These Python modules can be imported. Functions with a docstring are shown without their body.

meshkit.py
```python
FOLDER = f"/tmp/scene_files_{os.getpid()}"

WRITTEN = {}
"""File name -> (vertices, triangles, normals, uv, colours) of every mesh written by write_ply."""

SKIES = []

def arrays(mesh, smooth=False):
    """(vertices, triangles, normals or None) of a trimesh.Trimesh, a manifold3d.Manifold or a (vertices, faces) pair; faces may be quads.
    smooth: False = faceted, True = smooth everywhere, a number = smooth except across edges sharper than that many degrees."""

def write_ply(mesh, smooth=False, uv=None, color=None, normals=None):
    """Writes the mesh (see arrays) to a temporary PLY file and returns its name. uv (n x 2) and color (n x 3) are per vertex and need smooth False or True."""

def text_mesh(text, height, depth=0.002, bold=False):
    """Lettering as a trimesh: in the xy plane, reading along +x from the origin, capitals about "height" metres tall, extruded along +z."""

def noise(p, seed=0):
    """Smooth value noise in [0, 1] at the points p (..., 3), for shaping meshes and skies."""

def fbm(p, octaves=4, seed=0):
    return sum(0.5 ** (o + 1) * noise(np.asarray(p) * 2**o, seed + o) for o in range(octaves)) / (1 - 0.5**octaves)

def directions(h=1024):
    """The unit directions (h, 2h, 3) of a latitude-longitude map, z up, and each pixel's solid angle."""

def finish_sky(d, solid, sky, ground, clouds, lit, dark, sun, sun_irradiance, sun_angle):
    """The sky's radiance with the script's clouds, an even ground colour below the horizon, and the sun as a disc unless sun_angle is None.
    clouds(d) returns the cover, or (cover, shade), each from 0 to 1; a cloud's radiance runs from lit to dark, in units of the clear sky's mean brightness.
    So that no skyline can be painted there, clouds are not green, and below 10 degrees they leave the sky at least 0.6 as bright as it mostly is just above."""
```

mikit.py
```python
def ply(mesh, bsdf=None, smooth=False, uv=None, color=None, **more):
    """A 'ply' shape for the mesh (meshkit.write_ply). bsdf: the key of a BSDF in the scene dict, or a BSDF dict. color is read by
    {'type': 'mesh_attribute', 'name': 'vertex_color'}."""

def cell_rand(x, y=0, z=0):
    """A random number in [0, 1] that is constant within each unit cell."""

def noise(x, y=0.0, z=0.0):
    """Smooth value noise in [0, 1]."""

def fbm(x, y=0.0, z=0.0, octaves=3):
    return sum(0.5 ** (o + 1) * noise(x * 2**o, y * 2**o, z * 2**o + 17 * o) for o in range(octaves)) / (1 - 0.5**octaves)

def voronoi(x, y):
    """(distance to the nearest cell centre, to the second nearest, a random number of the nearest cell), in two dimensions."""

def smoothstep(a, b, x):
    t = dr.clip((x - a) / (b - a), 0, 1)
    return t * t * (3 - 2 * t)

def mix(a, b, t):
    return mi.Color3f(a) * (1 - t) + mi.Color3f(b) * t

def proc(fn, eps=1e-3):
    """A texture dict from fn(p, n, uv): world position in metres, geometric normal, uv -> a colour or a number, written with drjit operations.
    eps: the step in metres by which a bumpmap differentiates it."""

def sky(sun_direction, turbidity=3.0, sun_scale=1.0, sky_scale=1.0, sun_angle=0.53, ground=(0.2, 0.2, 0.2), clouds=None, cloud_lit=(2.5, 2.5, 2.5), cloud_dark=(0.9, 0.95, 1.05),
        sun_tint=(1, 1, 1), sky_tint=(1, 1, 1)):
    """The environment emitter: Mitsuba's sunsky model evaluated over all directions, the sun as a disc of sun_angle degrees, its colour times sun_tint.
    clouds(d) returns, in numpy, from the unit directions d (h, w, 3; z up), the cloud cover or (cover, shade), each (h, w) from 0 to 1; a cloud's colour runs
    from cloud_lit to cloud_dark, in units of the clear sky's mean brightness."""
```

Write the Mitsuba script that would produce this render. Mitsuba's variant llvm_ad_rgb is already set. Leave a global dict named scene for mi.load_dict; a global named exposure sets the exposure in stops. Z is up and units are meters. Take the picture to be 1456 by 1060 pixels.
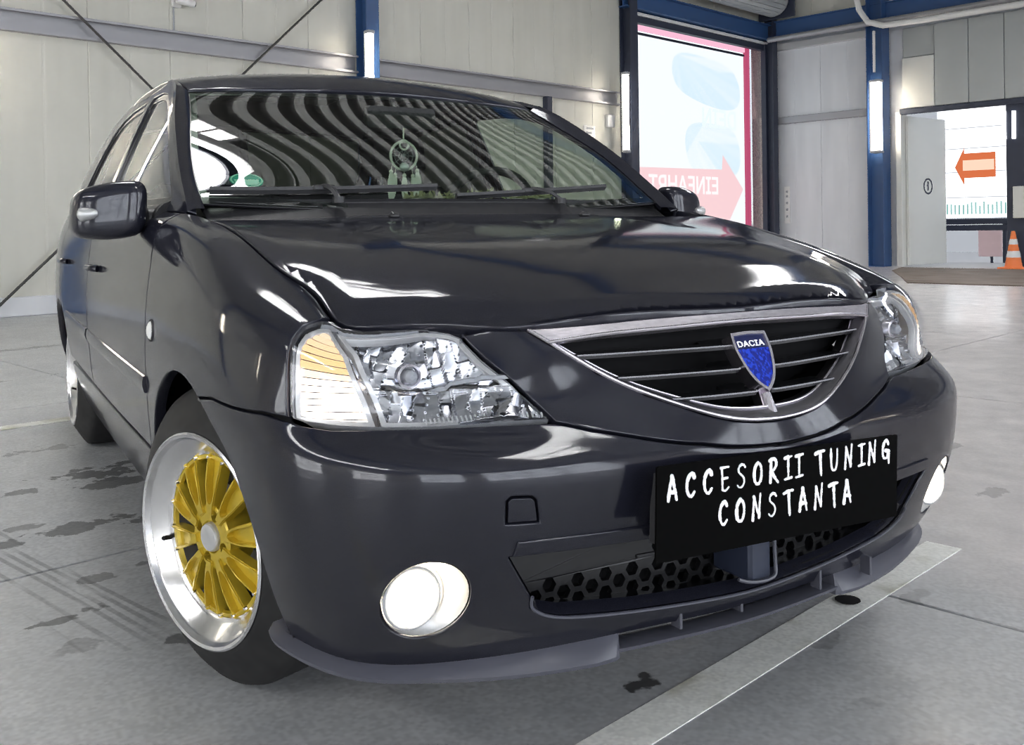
import math, random
import numpy as np, trimesh, shapely
from shapely.geometry import Polygon, Point, LineString, box as sbox
from shapely import affinity
from scipy.spatial import Delaunay
from scipy.interpolate import RectBivariateSpline, CubicSpline, RBFInterpolator, PchipInterpolator, interp1d
import mitsuba as mi, drjit as dr
import mikit, meshkit
T = mi.ScalarTransform4f
scene, labels = {}, {}
random.seed(7); RNG = np.random.default_rng(7)

# ---------------------------------------------------------------- camera (x backwards from the car's nose, y to the car's right, z up, metres)
EYE = np.array([-1.203, 1.212, 0.904]); YAW, PITCH, ROLL = -0.532, -0.008, -0.015
_f = np.array([math.cos(PITCH) * math.cos(YAW), math.cos(PITCH) * math.sin(YAW), math.sin(PITCH)])
_r = np.cross(_f, [0, 0, 1]); _r /= np.linalg.norm(_r); _u = np.cross(_r, _f)
_up = -math.sin(ROLL) * _r + math.cos(ROLL) * _u
FOCAL = 1381.0
scene['camera'] = {'type': 'perspective', 'fov': 2 * math.degrees(math.atan(728 / FOCAL)), 'fov_axis': 'x', 'near_clip': 0.05, 'far_clip': 400.0,
                   'principal_point_offset_x': -15.7 / 1456, 'principal_point_offset_y': 194.6 / 1060,
                   'to_world': T().look_at(origin=EYE.tolist(), target=(EYE + _f).tolist(), up=_up.tolist())}
exposure = 0.3
# ---------------------------------------------------------------- sky: bright overcast, no sun in view
scene['sky'] = mikit.sky([0.4, 0.5, 0.75], turbidity=4.0, sun_scale=0.0, sky_scale=4.0, ground=(0.35, 0.35, 0.35),
                         clouds=lambda d: np.clip(0.7 + 0.5 * (meshkit.fbm(d * [3, 3, 6], 3) - 0.5), 0, 1), cloud_lit=(1.5, 1.5, 1.5), cloud_dark=(1.1, 1.12, 1.15))
TUBE = 22.0         # radiance of the hall's fluorescent tubes
GATE = 3.4          # radiance of the daylit translucent gates and windows
SKYLIGHT = 10.0     # radiance of the translucent rooflights
FOG = 18.0          # the car's front lamps
# ---------------------------------------------------------------- helpers
def obj(key, mesh, bsdf, smooth=False, label=None, category=None, group=None, kind=None, to_world=None, **more):
    """One entry of the scene, numbered when its key is taken, with its properties."""
    if key in scene:
        k = 1
        while f'{key}_{k:03d}' in scene:
            k += 1
        key = f'{key}_{k:03d}'
    d = mesh if isinstance(mesh, dict) else mikit.ply(mesh, bsdf, smooth)
    if isinstance(mesh, dict) and bsdf is not None:
        d = {**mesh, 'bsdf': {'type': 'ref', 'id': bsdf}}
    if to_world is not None:
        d = {**d, 'to_world': to_world}
    scene[key] = {**d, **more}
    prop(key, label, category, group, kind)
    return key

def prop(key, label=None, category=None, group=None, kind=None):
    p = {k: v for k, v in (('label', label), ('category', category), ('group', group), ('kind', kind)) if v}
    if p:
        labels[key] = p
    return key

def next_key(key, taken):
    if key not in taken:
        taken.add(key); return key
    k = 1
    while f'{key}_{k:03d}' in taken:
        k += 1
    taken.add(f'{key}_{k:03d}')
    return f'{key}_{k:03d}'

def cat(*ms):
    return trimesh.util.concatenate([m for m in ms if m is not None])

def xf(mesh, M):
    m = mesh.copy(); m.apply_transform(M); return m

def frame(o, x, y, z):
    M = np.eye(4); M[:3, 0], M[:3, 1], M[:3, 2], M[:3, 3] = x, y, z, o
    return M

def unit(v):
    v = np.asarray(v, float); return v / np.linalg.norm(v)

def box(x0, x1, y0, y1, z0, z1, b=0.0):
    """A box, its edges chamfered by b."""
    c = np.array([(x0 + x1) / 2, (y0 + y1) / 2, (z0 + z1) / 2]); s = np.abs([x1 - x0, y1 - y0, z1 - z0])
    b = min(b, s.min() * 0.45)
    if b <= 0:
        m = trimesh.creation.box(s); m.apply_translation(c); return m
    h = s / 2
    pts = []
    for sx in (-1, 1):
        for sy in (-1, 1):
            for sz in (-1, 1):
                q = h * [sx, sy, sz]
                for k in range(3):
                    p = q.copy()
                    for j in range(3):
                        if j != k:
                            p[j] -= b * [sx, sy, sz][j]
                    pts.append(p + c)
    return trimesh.convex.convex_hull(np.array(pts))

def tube(path, r, n=10, caps=True):
    p = np.asarray(path, float); r = np.broadcast_to(r, (len(p),))
    t = np.gradient(p, axis=0); t /= np.linalg.norm(t, axis=1, keepdims=True) + 1e-12
    a = np.cross(t, [0, 0, 1.0] if abs(t[0][2]) < .9 else [1.0, 0, 0])
    a /= np.linalg.norm(a, axis=1, keepdims=True) + 1e-12
    b = np.cross(t, a); th = np.arange(n) * 2 * np.pi / n
    v = (p[:, None] + r[:, None, None] * (np.cos(th)[None, :, None] * a[:, None] + np.sin(th)[None, :, None] * b[:, None])).reshape(-1, 3)
    f = []
    for i in range(len(p) - 1):
        for j in range(n):
            k = (j + 1) % n
            f += [[i*n+j, (i+1)*n+k, i*n+k], [i*n+j, (i+1)*n+j, (i+1)*n+k]]
    if caps:
        v = np.vstack([v, p[:1], p[-1:]]); m = len(v)
        for j in range(n):
            k = (j + 1) % n
            f += [[m-2, j, k], [m-1, (len(p)-1)*n+k, (len(p)-1)*n+j]]
    m = trimesh.Trimesh(v, f, process=False)
    if m.is_watertight and m.volume < 0: m.invert()
    return m

def sweep(path, prof, ups, closed=False):
    """Sweeps the closed 2D profile (right, up) along the path; ups are the up directions."""
    p = np.asarray(path, float); prof = np.asarray(prof, float); n = len(prof)
    if closed: t = np.roll(p, -1, 0) - np.roll(p, 1, 0)
    else: t = np.gradient(p, axis=0)
    t /= np.linalg.norm(t, axis=1, keepdims=True) + 1e-12
    u = np.broadcast_to(np.asarray(ups, float), p.shape); u = u - (u * t).sum(1, keepdims=True) * t
    u /= np.linalg.norm(u, axis=1, keepdims=True) + 1e-12
    r = np.cross(t, u)
    v = (p[:, None] + prof[None, :, :1] * r[:, None] + prof[None, :, 1:] * u[:, None]).reshape(-1, 3)
    f, m = [], len(p)
    for i in range(m if closed else m - 1):
        a, b = i * n, ((i + 1) % m) * n
        for j in range(n):
            k = (j + 1) % n
            f += [[a+j, a+k, b+k], [a+j, b+k, b+j]]
    if not closed:
        tri = trimesh.creation.triangulate_polygon(Polygon(prof), engine='earcut') if n > 4 else None
        if tri is not None and len(tri[0]) == n:
            idx = [int(np.argmin(((prof - q) ** 2).sum(1))) for q in tri[0]]
            f += [[idx[a], idx[c], idx[b]] for a, b, c in tri[1]] + [[(m-1)*n+idx[a], (m-1)*n+idx[b], (m-1)*n+idx[c]] for a, b, c in tri[1]]
        else:
            for j in range(1, n - 1):
                f += [[0, j+1, j], [(m-1)*n, (m-1)*n+j, (m-1)*n+j+1]]
    ms = trimesh.Trimesh(v, f, process=False)
    trimesh.repair.fix_normals(ms)
    return ms

def lathe(prof, n=64, axis='y', closed=False):
    """Revolves (radius, along) pairs about an axis."""
    prof = np.asarray(prof, float); th = np.arange(n) * 2 * np.pi / n; k = len(prof)
    v = np.zeros((n, k, 3)); c, s = np.cos(th)[:, None], np.sin(th)[:, None]
    ax = 'xyz'.index(axis); a, b = (ax + 1) % 3, (ax + 2) % 3
    v[..., ax], v[..., a], v[..., b] = prof[None, :, 1], prof[None, :, 0] * c, prof[None, :, 0] * s
    f = []
    for i in range(n):
        i2 = (i + 1) % n
        for j in range(k if closed else k - 1):
            j2 = (j + 1) % k
            f += [[i*k+j, i2*k+j, i2*k+j2], [i*k+j, i2*k+j2, i*k+j2]]
    m = trimesh.Trimesh(v.reshape(-1, 3), f, process=False)
    m.merge_vertices(); m.update_faces(m.nondegenerate_faces())
    return m

def prism(poly, depth, bevel=0.0):
    """Extrudes a shapely polygon along +z."""
    if isinstance(poly, (list, np.ndarray)): poly = Polygon(poly)
    ms = [trimesh.creation.extrude_polygon(g, depth, engine='earcut') for g in getattr(poly, 'geoms', [poly]) if g.area > 0]
    return cat(*ms)

def resample(pts, step, closed=False):
    p = np.asarray(pts, float)
    if closed: p = np.vstack([p, p[:1]])
    s = np.r_[0, np.cumsum(np.linalg.norm(np.diff(p, axis=0), axis=1))]
    n = max(2, int(np.ceil(s[-1] / step)) + 1)
    t = np.linspace(0, s[-1], n)
    q = np.stack([np.interp(t, s, p[:, k]) for k in range(p.shape[1])], 1)
    return q[:-1] if closed else q

def spline_pts(pts, n=60, closed=False):
    p = np.asarray(pts, float)
    if closed: p = np.vstack([p, p[:1]])
    s = np.r_[0, np.cumsum(np.sqrt(np.linalg.norm(np.diff(p, axis=0), axis=1)))]
    cs = CubicSpline(s, p, bc_type='periodic' if closed else 'natural')
    t = np.linspace(0, s[-1], n + closed)
    return cs(t)[:-1] if closed else cs(t)

class Surf:
    """A smooth surface f(u, v) -> points, with normals turned by sign."""
    def __init__(self, f, sign=1.0, eps=2e-4):
        self.f, self.sign, self.eps = f, sign, eps
    def __call__(self, uv):
        uv = np.atleast_2d(uv); return self.f(uv[:, 0], uv[:, 1])
    def normal(self, uv):
        uv = np.atleast_2d(uv); e = self.eps
        du = self(uv + [e, 0]) - self(uv - [e, 0]); dv = self(uv + [0, e]) - self(uv - [0, e])
        n = np.cross(du, dv) * self.sign
        return n / (np.linalg.norm(n, axis=1, keepdims=True) + 1e-15)

def triangulate(poly, step, edge):
    """Delaunay triangles of a polygon with holes: (points, triangles, rings of boundary indices)."""
    rings, pts = [], []
    for ring in [poly.exterior, *poly.interiors]:
        c = np.array(ring.coords)[:-1]
        # keep corners: resample each side apart
        seg = []
        for a, b in zip(c, np.roll(c, -1, 0)):
            m = max(1, int(np.ceil(np.linalg.norm(b - a) / edge)))
            seg.append(a + (b - a) * (np.arange(m) / m)[:, None])
        q = np.vstack(seg)
        rings.append(np.arange(len(q)) + sum(map(len, pts))); pts.append(q)
    bnd = np.vstack(pts)
    x0, y0, x1, y1 = poly.bounds
    gx, gy = np.meshgrid(np.arange(x0, x1 + step, step), np.arange(y0, y1 + step, step * 0.866))
    gx = gx + (np.arange(len(gx)) % 2)[:, None] * step / 2
    g = np.c_[gx.ravel(), gy.ravel()]
    inner = poly.buffer(-0.5 * min(step, edge * 1.2))
    g = g[shapely.contains_xy(inner, g[:, 0], g[:, 1])] if not inner.is_empty else np.zeros((0, 2))
    P = np.vstack([bnd, g])
    t = Delaunay(P).simplices
    cen = P[t].mean(1)
    e1, e2 = P[t[:, 1]] - P[t[:, 0]], P[t[:, 2]] - P[t[:, 0]]; ar = np.abs(e1[:, 0] * e2[:, 1] - e1[:, 1] * e2[:, 0])
    t = t[shapely.contains_xy(poly, cen[:, 0], cen[:, 1]) & (ar > 1e-10)]
    return P, t, rings

def panel(surf, poly, step=0.02, edge=0.01, gap=0.002, bevel=0.002, depth=0.012, lift=0.0, mirror=False, back=False):
    """A sheet of the surface within the polygon (in uv), pulled in by gap, its rim rounded and turned inwards by depth."""
    polys = [Polygon(poly)] if isinstance(poly, (list, np.ndarray)) else list(getattr(poly, 'geoms', [poly]))
    V, N, Fc, at = [], [], [], 0
    for pg in polys:
        pg = shapely.geometry.polygon.orient(pg.buffer(0), 1.0)
        P, t, rings = triangulate(pg, step, edge)
        X, n = surf(P), surf.normal(P)
        a, b, c = X[t[:, 0]], X[t[:, 1]], X[t[:, 2]]
        fl = (np.cross(b - a, c - a) * n[t[:, 0]]).sum(1) < 0
        t = t.copy(); t[fl] = t[fl][:, ::-1]
        X = X + n * lift
        extra_v, extra_n, extra_f = [], [], []
        k = len(X)
        for r in rings:
            p = X[r]; nn = n[r]
            d = np.roll(p, -1, 0) - p; d /= np.linalg.norm(d, axis=1, keepdims=True) + 1e-15
            dm = unit_rows(d + np.roll(d, 1, 0))
            m = unit_rows(np.cross(dm, nn))
            # outwards: towards outside of the polygon (ccw exterior, cw holes) tested in uv
            d2 = np.roll(P[r], -1, 0) - np.roll(P[r], 1, 0)
            o2 = np.c_[d2[:, 1], -d2[:, 0]]; o2 /= np.linalg.norm(o2, axis=1, keepdims=True) + 1e-15
            test = surf(P[r] + o2 * 1e-3) - surf(P[r])
            if (test * m).sum() < 0: m = -m
            cosh = np.clip(np.abs((d * dm).sum(1)), 0.5, 1)[:, None]
            p_in = p - m * (gap + bevel) / cosh
            X[r] = p_in
            r1 = p - m * (gap + 0.3 * bevel) / cosh - nn * 0.3 * bevel
            r2 = p - m * gap / cosh - nn * bevel
            r3 = r2 - nn * depth
            M_ = len(r); base = k + sum(map(len, extra_v))
            extra_v += [r1, r2, r3]; extra_n += [unit_rows(nn + m), unit_rows(0.25 * nn + m), m]
            i = np.arange(M_); j = (i + 1) % M_
            ring_idx = [r, base + i, base + M_ + i, base + 2 * M_ + i]
            for q in range(3):
                A, B = ring_idx[q], ring_idx[q + 1]
                f1 = np.stack([A[i], A[j], B[j]], 1); f2 = np.stack([A[i], B[j], B[i]], 1)
                extra_f += [f1, f2]
        allv = np.vstack([X] + extra_v); alln = np.vstack([n] + extra_n)
        f = np.vstack([t] + extra_f)
        fn = np.cross(allv[f[:, 1]] - allv[f[:, 0]], allv[f[:, 2]] - allv[f[:, 0]])
        fl = (fn * alln[f].mean(1)).sum(1) < 0
        f[fl] = f[fl][:, ::-1]
        V.append(allv); N.append(alln); Fc.append(f + at); at += len(allv)
    v, n, f = np.vstack(V), np.vstack(N), np.vstack(Fc)
    if mirror == 'both':
        f = np.vstack([f, f[:, ::-1] + len(v)]); v = np.vstack([v, v * [1, -1, 1]]); n = np.vstack([n, n * [1, -1, 1]])
    elif mirror:
        v, n, f = v * [1, -1, 1], n * [1, -1, 1], f[:, ::-1]
    return with_normals(v, f, n)

def unit_rows(a):
    return a / (np.linalg.norm(a, axis=1, keepdims=True) + 1e-15)

def with_normals(v, f, n):
    return {'type': 'ply', 'filename': meshkit.write_ply((v, f), False, normals=n), 'face_normals': False}

MIR = np.diag([1.0, -1, 1, 1])
def mirrored(mesh):
    m = mesh.copy(); m.vertices = m.vertices * [1, -1, 1]; m.invert(); return m

def smooth_poly(pts, n=80):
    return Polygon(spline_pts(pts, n, closed=True))

def text_poly(text, height, bold=False):
    return meshkit.text_mesh(text, height, 0.002, bold)
def full(half):
    """Plan outline from its y >= 0 half, closed by the mirror image."""
    h = np.array(half, float); h[:, 1] = np.maximum(h[:, 1], 0)
    p = Polygon(np.vstack([h, (h * [1, -1])[::-1]]))
    if not p.is_valid:
        p = shapely.make_valid(p)
        p = max((g for g in getattr(p, 'geoms', [p]) if g.geom_type in ('Polygon', 'MultiPolygon')), key=lambda g: g.area)
    return p.buffer(1e-6)
# ---------------------------------------------------------------- materials
P = mikit.proc
def mat(key, d, two=True):
    scene['mat_' + key] = {'type': 'twosided', 'b': d} if two else d
    return 'mat_' + key
def rgb(*c): return {'type': 'rgb', 'value': list(c)}
def pr(c, rough=0.5, metal=0.0, spec=0.5, **k):
    return {'type': 'principled', 'base_color': rgb(*c) if isinstance(c, tuple) else c, 'roughness': rough, 'metallic': metal, 'specular': spec, **k}
def gloss(c, alpha=0.02, ior=1.5):
    return {'type': 'roughplastic', 'diffuse_reflectance': rgb(*c) if isinstance(c, tuple) else c, 'alpha': alpha, 'int_ior': ior, 'distribution': 'ggx'}

def _flake(p, n, uv):
    g = mikit.cell_rand(p.x * 1400, p.y * 1400, p.z * 1400)
    return mikit.mix((0.006, 0.0063, 0.0105), (0.013, 0.0135, 0.021), g)
M_PAINT = mat('paint', {'type': 'blendbsdf', 'weight': 0.07,
    'a': gloss(P(_flake), 0.006, 1.58),
    'b': {'type': 'roughconductor', 'alpha': 0.22, 'distribution': 'ggx', 'eta': rgb(1.5, 1.5, 1.5), 'k': rgb(2.0, 2.0, 2.1), 'specular_reflectance': rgb(0.21, 0.215, 0.29)}})
M_PLASTIC = mat('black_plastic', pr((0.018, 0.018, 0.020), 0.45))
M_BLACKPL = mat('mesh_plastic', pr((0.008, 0.008, 0.009), 0.35))
M_LIP = mat('lip_plastic', pr((0.065, 0.067, 0.085), 0.38, spec=0.6))
M_GLOSSBLACK = mat('gloss_black', gloss((0.008, 0.008, 0.010), 0.03))
M_DARK = mat('dark', pr((0.006, 0.006, 0.007), 0.8, spec=0.2))
M_CHROME = mat('chrome', {'type': 'roughconductor', 'material': 'Cr', 'alpha': 0.06, 'distribution': 'ggx'})
M_DARKCHROME = mat('dark_chrome', {'type': 'roughconductor', 'material': 'Cr', 'alpha': 0.12, 'distribution': 'ggx', 'specular_reflectance': rgb(.30, .31, .31)})
M_MIRROR = mat('reflector', {'type': 'roughconductor', 'material': 'Al', 'specular_reflectance': rgb(.66, .68, .72), 'alpha': 0.05, 'distribution': 'ggx'})
M_BRUSHED = mat('brushed', {'type': 'roughconductor', 'material': 'Cr', 'alpha': 0.22, 'distribution': 'ggx', 'specular_reflectance': P(lambda p, n, uv: mikit.mix((.60, .60, .60), (1, 1, 1), mikit.fbm(p.y * 90, p.z * 400, p.x * 30)))})
M_ALU = mat('alu', {'type': 'roughconductor', 'material': 'Al', 'alpha': 0.035, 'distribution': 'ggx'})
M_SILVER = mat('silver', pr((0.55, 0.55, 0.55), 0.35, 0.6))
M_GOLD = mat('gold', pr((0.50, 0.365, 0.03), 0.30, 0.5, spec=0.6, clearcoat=0.6, clearcoat_gloss=0.9))
M_RUBBER = mat('rubber', pr(P(lambda p, n, uv: mikit.mix((0.008, 0.008, 0.009), (0.020, 0.020, 0.020), mikit.fbm(p.x * 25, p.y * 25, p.z * 25))), 0.62, spec=0.35))
M_GLASS = mat('glass', {'type': 'thindielectric', 'int_ior': 1.8, 'specular_transmittance': rgb(0.60, 0.70, 0.62)}, two=False)
M_SIDEGLASS = mat('side_glass', {'type': 'thindielectric', 'int_ior': 1.55, 'specular_transmittance': rgb(0.80, 0.85, 0.80)}, two=False)
M_TINT = mat('tinted_glass', {'type': 'thindielectric', 'int_ior': 1.55, 'specular_transmittance': rgb(0.05, 0.055, 0.05)}, two=False)
M_LENS = mat('lens', {'type': 'thindielectric', 'int_ior': 1.45, 'specular_transmittance': rgb(0.97, 0.98, 1.0)}, two=False)
M_WHITEPL = mat('white_plastic', pr((0.75, 0.74, 0.72), 0.4))
M_GREYPL = mat('grey_plastic', pr((0.30, 0.31, 0.33), 0.45))
M_INTERIOR = mat('interior', pr((0.012, 0.013, 0.013), 0.7))
M_SEAT = mat('seat', pr((0.012, 0.012, 0.013), 0.9, spec=0.2))
M_BLUE = mat('badge_blue', gloss(P(lambda p, n, uv: mikit.mix((0.004, 0.012, 0.20), (0.012, 0.05, 0.50), mikit.smoothstep(.35, .75, mikit.noise(p.y * 300, p.z * 300)))), 0.05))
M_BADGEDARK = mat('badge_dark', gloss((0.006, 0.010, 0.06), 0.05))
M_PLATE = mat('plate_black', pr((0.001, 0.001, 0.001), 0.7, spec=0.05))
M_LETTER = mat('letter_white', pr((0.92, 0.92, 0.92), 0.6, spec=0.2))
M_AMBER = mat('amber', pr((0.85, 0.42, 0.10), 0.25, spec=0.6))
M_STICKER = mat('sticker_green', pr((0.02, 0.42, 0.30), 0.5))
M_STICKERW = mat('sticker_pale', pr((0.45, 0.85, 0.72), 0.5))
M_IVORY = mat('ivory', pr((0.78, 0.76, 0.68), 0.6))
M_STRAW = mat('straw', pr((0.40, 0.38, 0.20), 0.8))
# the hall
def _wallc(p, n, uv):
    s = mikit.fbm(p.x * 7 + p.y * 7, p.x * 3 - p.y * 3, p.z * .35)
    d = mikit.fbm(p.x * 1.3, p.y * 1.3, p.z * 1.1)
    return mikit.mix((0.50, 0.49, 0.43), (0.63, 0.62, 0.56), s * .6 + d * .4)
M_WALL = mat('wall_sheet', pr(P(_wallc), 0.42, spec=0.4))
def _wallr(p, n, uv):
    return mikit.mix((0.56, 0.57, 0.59), (0.68, 0.69, 0.71), mikit.fbm(p.x * 5, p.y * 5, p.z * .6))
M_WALLR = mat('wall_sheet_grey', pr(P(_wallr), 0.38, spec=0.4))
M_PANELUP = mat('grey_panel', pr((0.36, 0.38, 0.38), 0.28, spec=0.6))
M_RAIL = mat('galvanised', pr((0.33, 0.33, 0.35), 0.45, 0.5))
M_STEELBLUE = mat('blue_steel', pr((0.028, 0.075, 0.19), 0.45))
M_STEELNAVY = mat('navy_steel', pr((0.018, 0.024, 0.045), 0.5))
M_ROD = mat('rod', pr((0.03, 0.03, 0.03), 0.5))
M_CEIL = mat('ceiling_sheet', pr((0.78, 0.79, 0.76), 0.55, spec=0.2))
M_GROOVE = mat('ceiling_groove', pr((0.16, 0.16, 0.155), 0.7, spec=0.1))  # darker copy of the sheet colour: groove shade painted in for rib contrast
M_CREAM = mat('cream_paint', pr((0.66, 0.66, 0.62), 0.4))
M_PINK = mat('pink_frame', pr((0.72, 0.16, 0.30), 0.5))
M_PALEPINK = mat('pale_pink', pr((0.85, 0.62, 0.62), 0.6))
M_ORANGE = mat('orange', pr((0.85, 0.22, 0.06), 0.5))
M_EMIT = mat('emitter_face', {'type': 'diffuse', 'reflectance': rgb(.04, .04, .04)})
M_WHITE = mat('white_paint', pr((0.85, 0.85, 0.85), 0.5))
STAINS = [(2.79, .75, .15, .10, 1), (2.60, .70, .12, .05, .9), (2.08, .87, .20, .05, .95), (2.05, .70, .12, .05, .9), (1.31, 1.01, .065, .032, 1), (2.17, 1.02, .045, .03, .7), (1.56, .92, .05, .03, .8), (.34, .06, .04, .04, 1.3), (1.04, .80, .04, .035, .9), (2.64, 1.02, .07, .035, .8), (1.14, .97, .045, .03, .5), (1.62, .78, .05, .03, .7),
          (.335, -.77, .05, .03, .5), (.79, -1.76, .06, .03, .6), (.29, -.43, .06, .03, .4), (3.35, .90, .12, .05, .6), (.05, -.26, .05, .03, .35), (3.9, -1.9, .2, .06, .7), (5.2, -3.4, .3, .08, .8), (6.5, -6.0, .5, .1, .8), (3.0, -2.9, .15, .05, .7), (7.5, .8, .5, .1, .6), (5.6, 1.2, .3, .07, .6), (1.3, -2.2, .1, .04, .6), (.9, -.62, .03, .025, .8)]
def _floorc(p, n, uv):
    big = mikit.fbm(p.x * .7, p.y * .7, 3.0, 4); fine = mikit.fbm(p.x * 9, p.y * 9, 1.0, 4); grit = mikit.noise(p.x * 120, p.y * 120)
    c = mikit.mix((0.26, 0.27, 0.28), (0.43, 0.435, 0.44), big * .6 + fine * .4)
    c = c * (0.88 + 0.24 * grit)
    # warm worn zone on the passage beside the car
    w = mikit.smoothstep(-.75, -1.25, p.y + .25 * p.x * mikit.smoothstep(2.0, 0.0, p.x) + .5 * (mikit.fbm(p.x * 3, p.y * 3) - .5))
    c = c * (1 - w * .55) + mi.Color3f(0.44, 0.395, 0.38) * (w * .55) * (.75 + .5 * fine)
    # oil and damp patches, drawn out across the hall: (x, y, half length across, half length along)
    a = p.x * .25 - p.y * .968; b = p.x * .968 + p.y * .25
    wob = mikit.fbm(p.x * 11, p.y * 11, 5.0, 4) - .5; wob2 = mikit.fbm(p.x * 40, p.y * 40, 7.0, 3) - .5
    s = mi.Float(0)
    for sx, sy, ra, rb, st in STAINS:
        da, db = a - (sx * .25 - sy * .968), b - (sx * .968 + sy * .25)
        q = dr.sqrt(dr.square(da / ra) + dr.square(db / rb)) + 2.6 * wob + 1.1 * wob2
        s = dr.maximum(s, st * (1 - mikit.smoothstep(.75, 1.05, q)))
    c = c * (1 - .66 * s)
    # tyre marks
    # two tyre tracks coming towards the camera beside the front wheel
    along, off = p.x * .952 + p.y * .306, -p.x * .306 + p.y * .952
    tr = mi.Float(0)
    for o in (.395, .425, .455, .485, .54, .60):
        d = dr.abs(off - o - .03 * (mikit.fbm(along * 1.2, o * 9) - .5))
        tr = dr.maximum(tr, (1 - mikit.smoothstep(.004, .010, d)))
    tr = tr * mikit.smoothstep(.35, .65, mikit.fbm(along * 4, off * 30)) * mikit.smoothstep(1.15, 1.5, along) * (1 - mikit.smoothstep(2.3, 3.0, along))
    c = c * (1 - .38 * tr)
    return c
def _floorr(p, n, uv):
    far = mikit.smoothstep(-4.0, -8.0, p.y)
    return (0.22 + 0.33 * mikit.fbm(p.x * 1.5, p.y * 1.5, 2.0, 3)) * (1 - .55 * far)
M_FLOOR = mat('concrete', {'type': 'bumpmap', 'arbitrary': P(lambda p, n, uv: mikit.fbm(p.x * 30, p.y * 30, 0.0, 4) * 0.0015), 'scale': 1.0,
    'bsdf': {'type': 'principled', 'base_color': P(_floorc), 'roughness': P(_floorr), 'specular': 0.55}})
def _linec(p, n, uv):
    w = mikit.fbm(p.x * 6, p.y * 6, 1.0, 4)
    return mikit.mix((0.74, 0.74, 0.70), (0.42, 0.41, 0.33), mikit.smoothstep(.42, .68, w)) * (0.9 + .2 * mikit.noise(p.x * 150, p.y * 150))
M_LINE = mat('line_paint', pr(P(_linec), 0.55, spec=0.3))
M_RAMP = mat('brown_ramp', pr(P(lambda p, n, uv: mikit.mix((0.10, 0.075, 0.06), (0.17, 0.14, 0.12), mikit.fbm(p.x * 3, p.y * 3))), 0.6, spec=0.3))
M_ASPHALT = mat('asphalt', pr((0.45, 0.45, 0.45), 0.8))
def lamp(key, c):  # emitter dicts
    return {'type': 'area', 'radiance': rgb(*c)}
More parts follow.
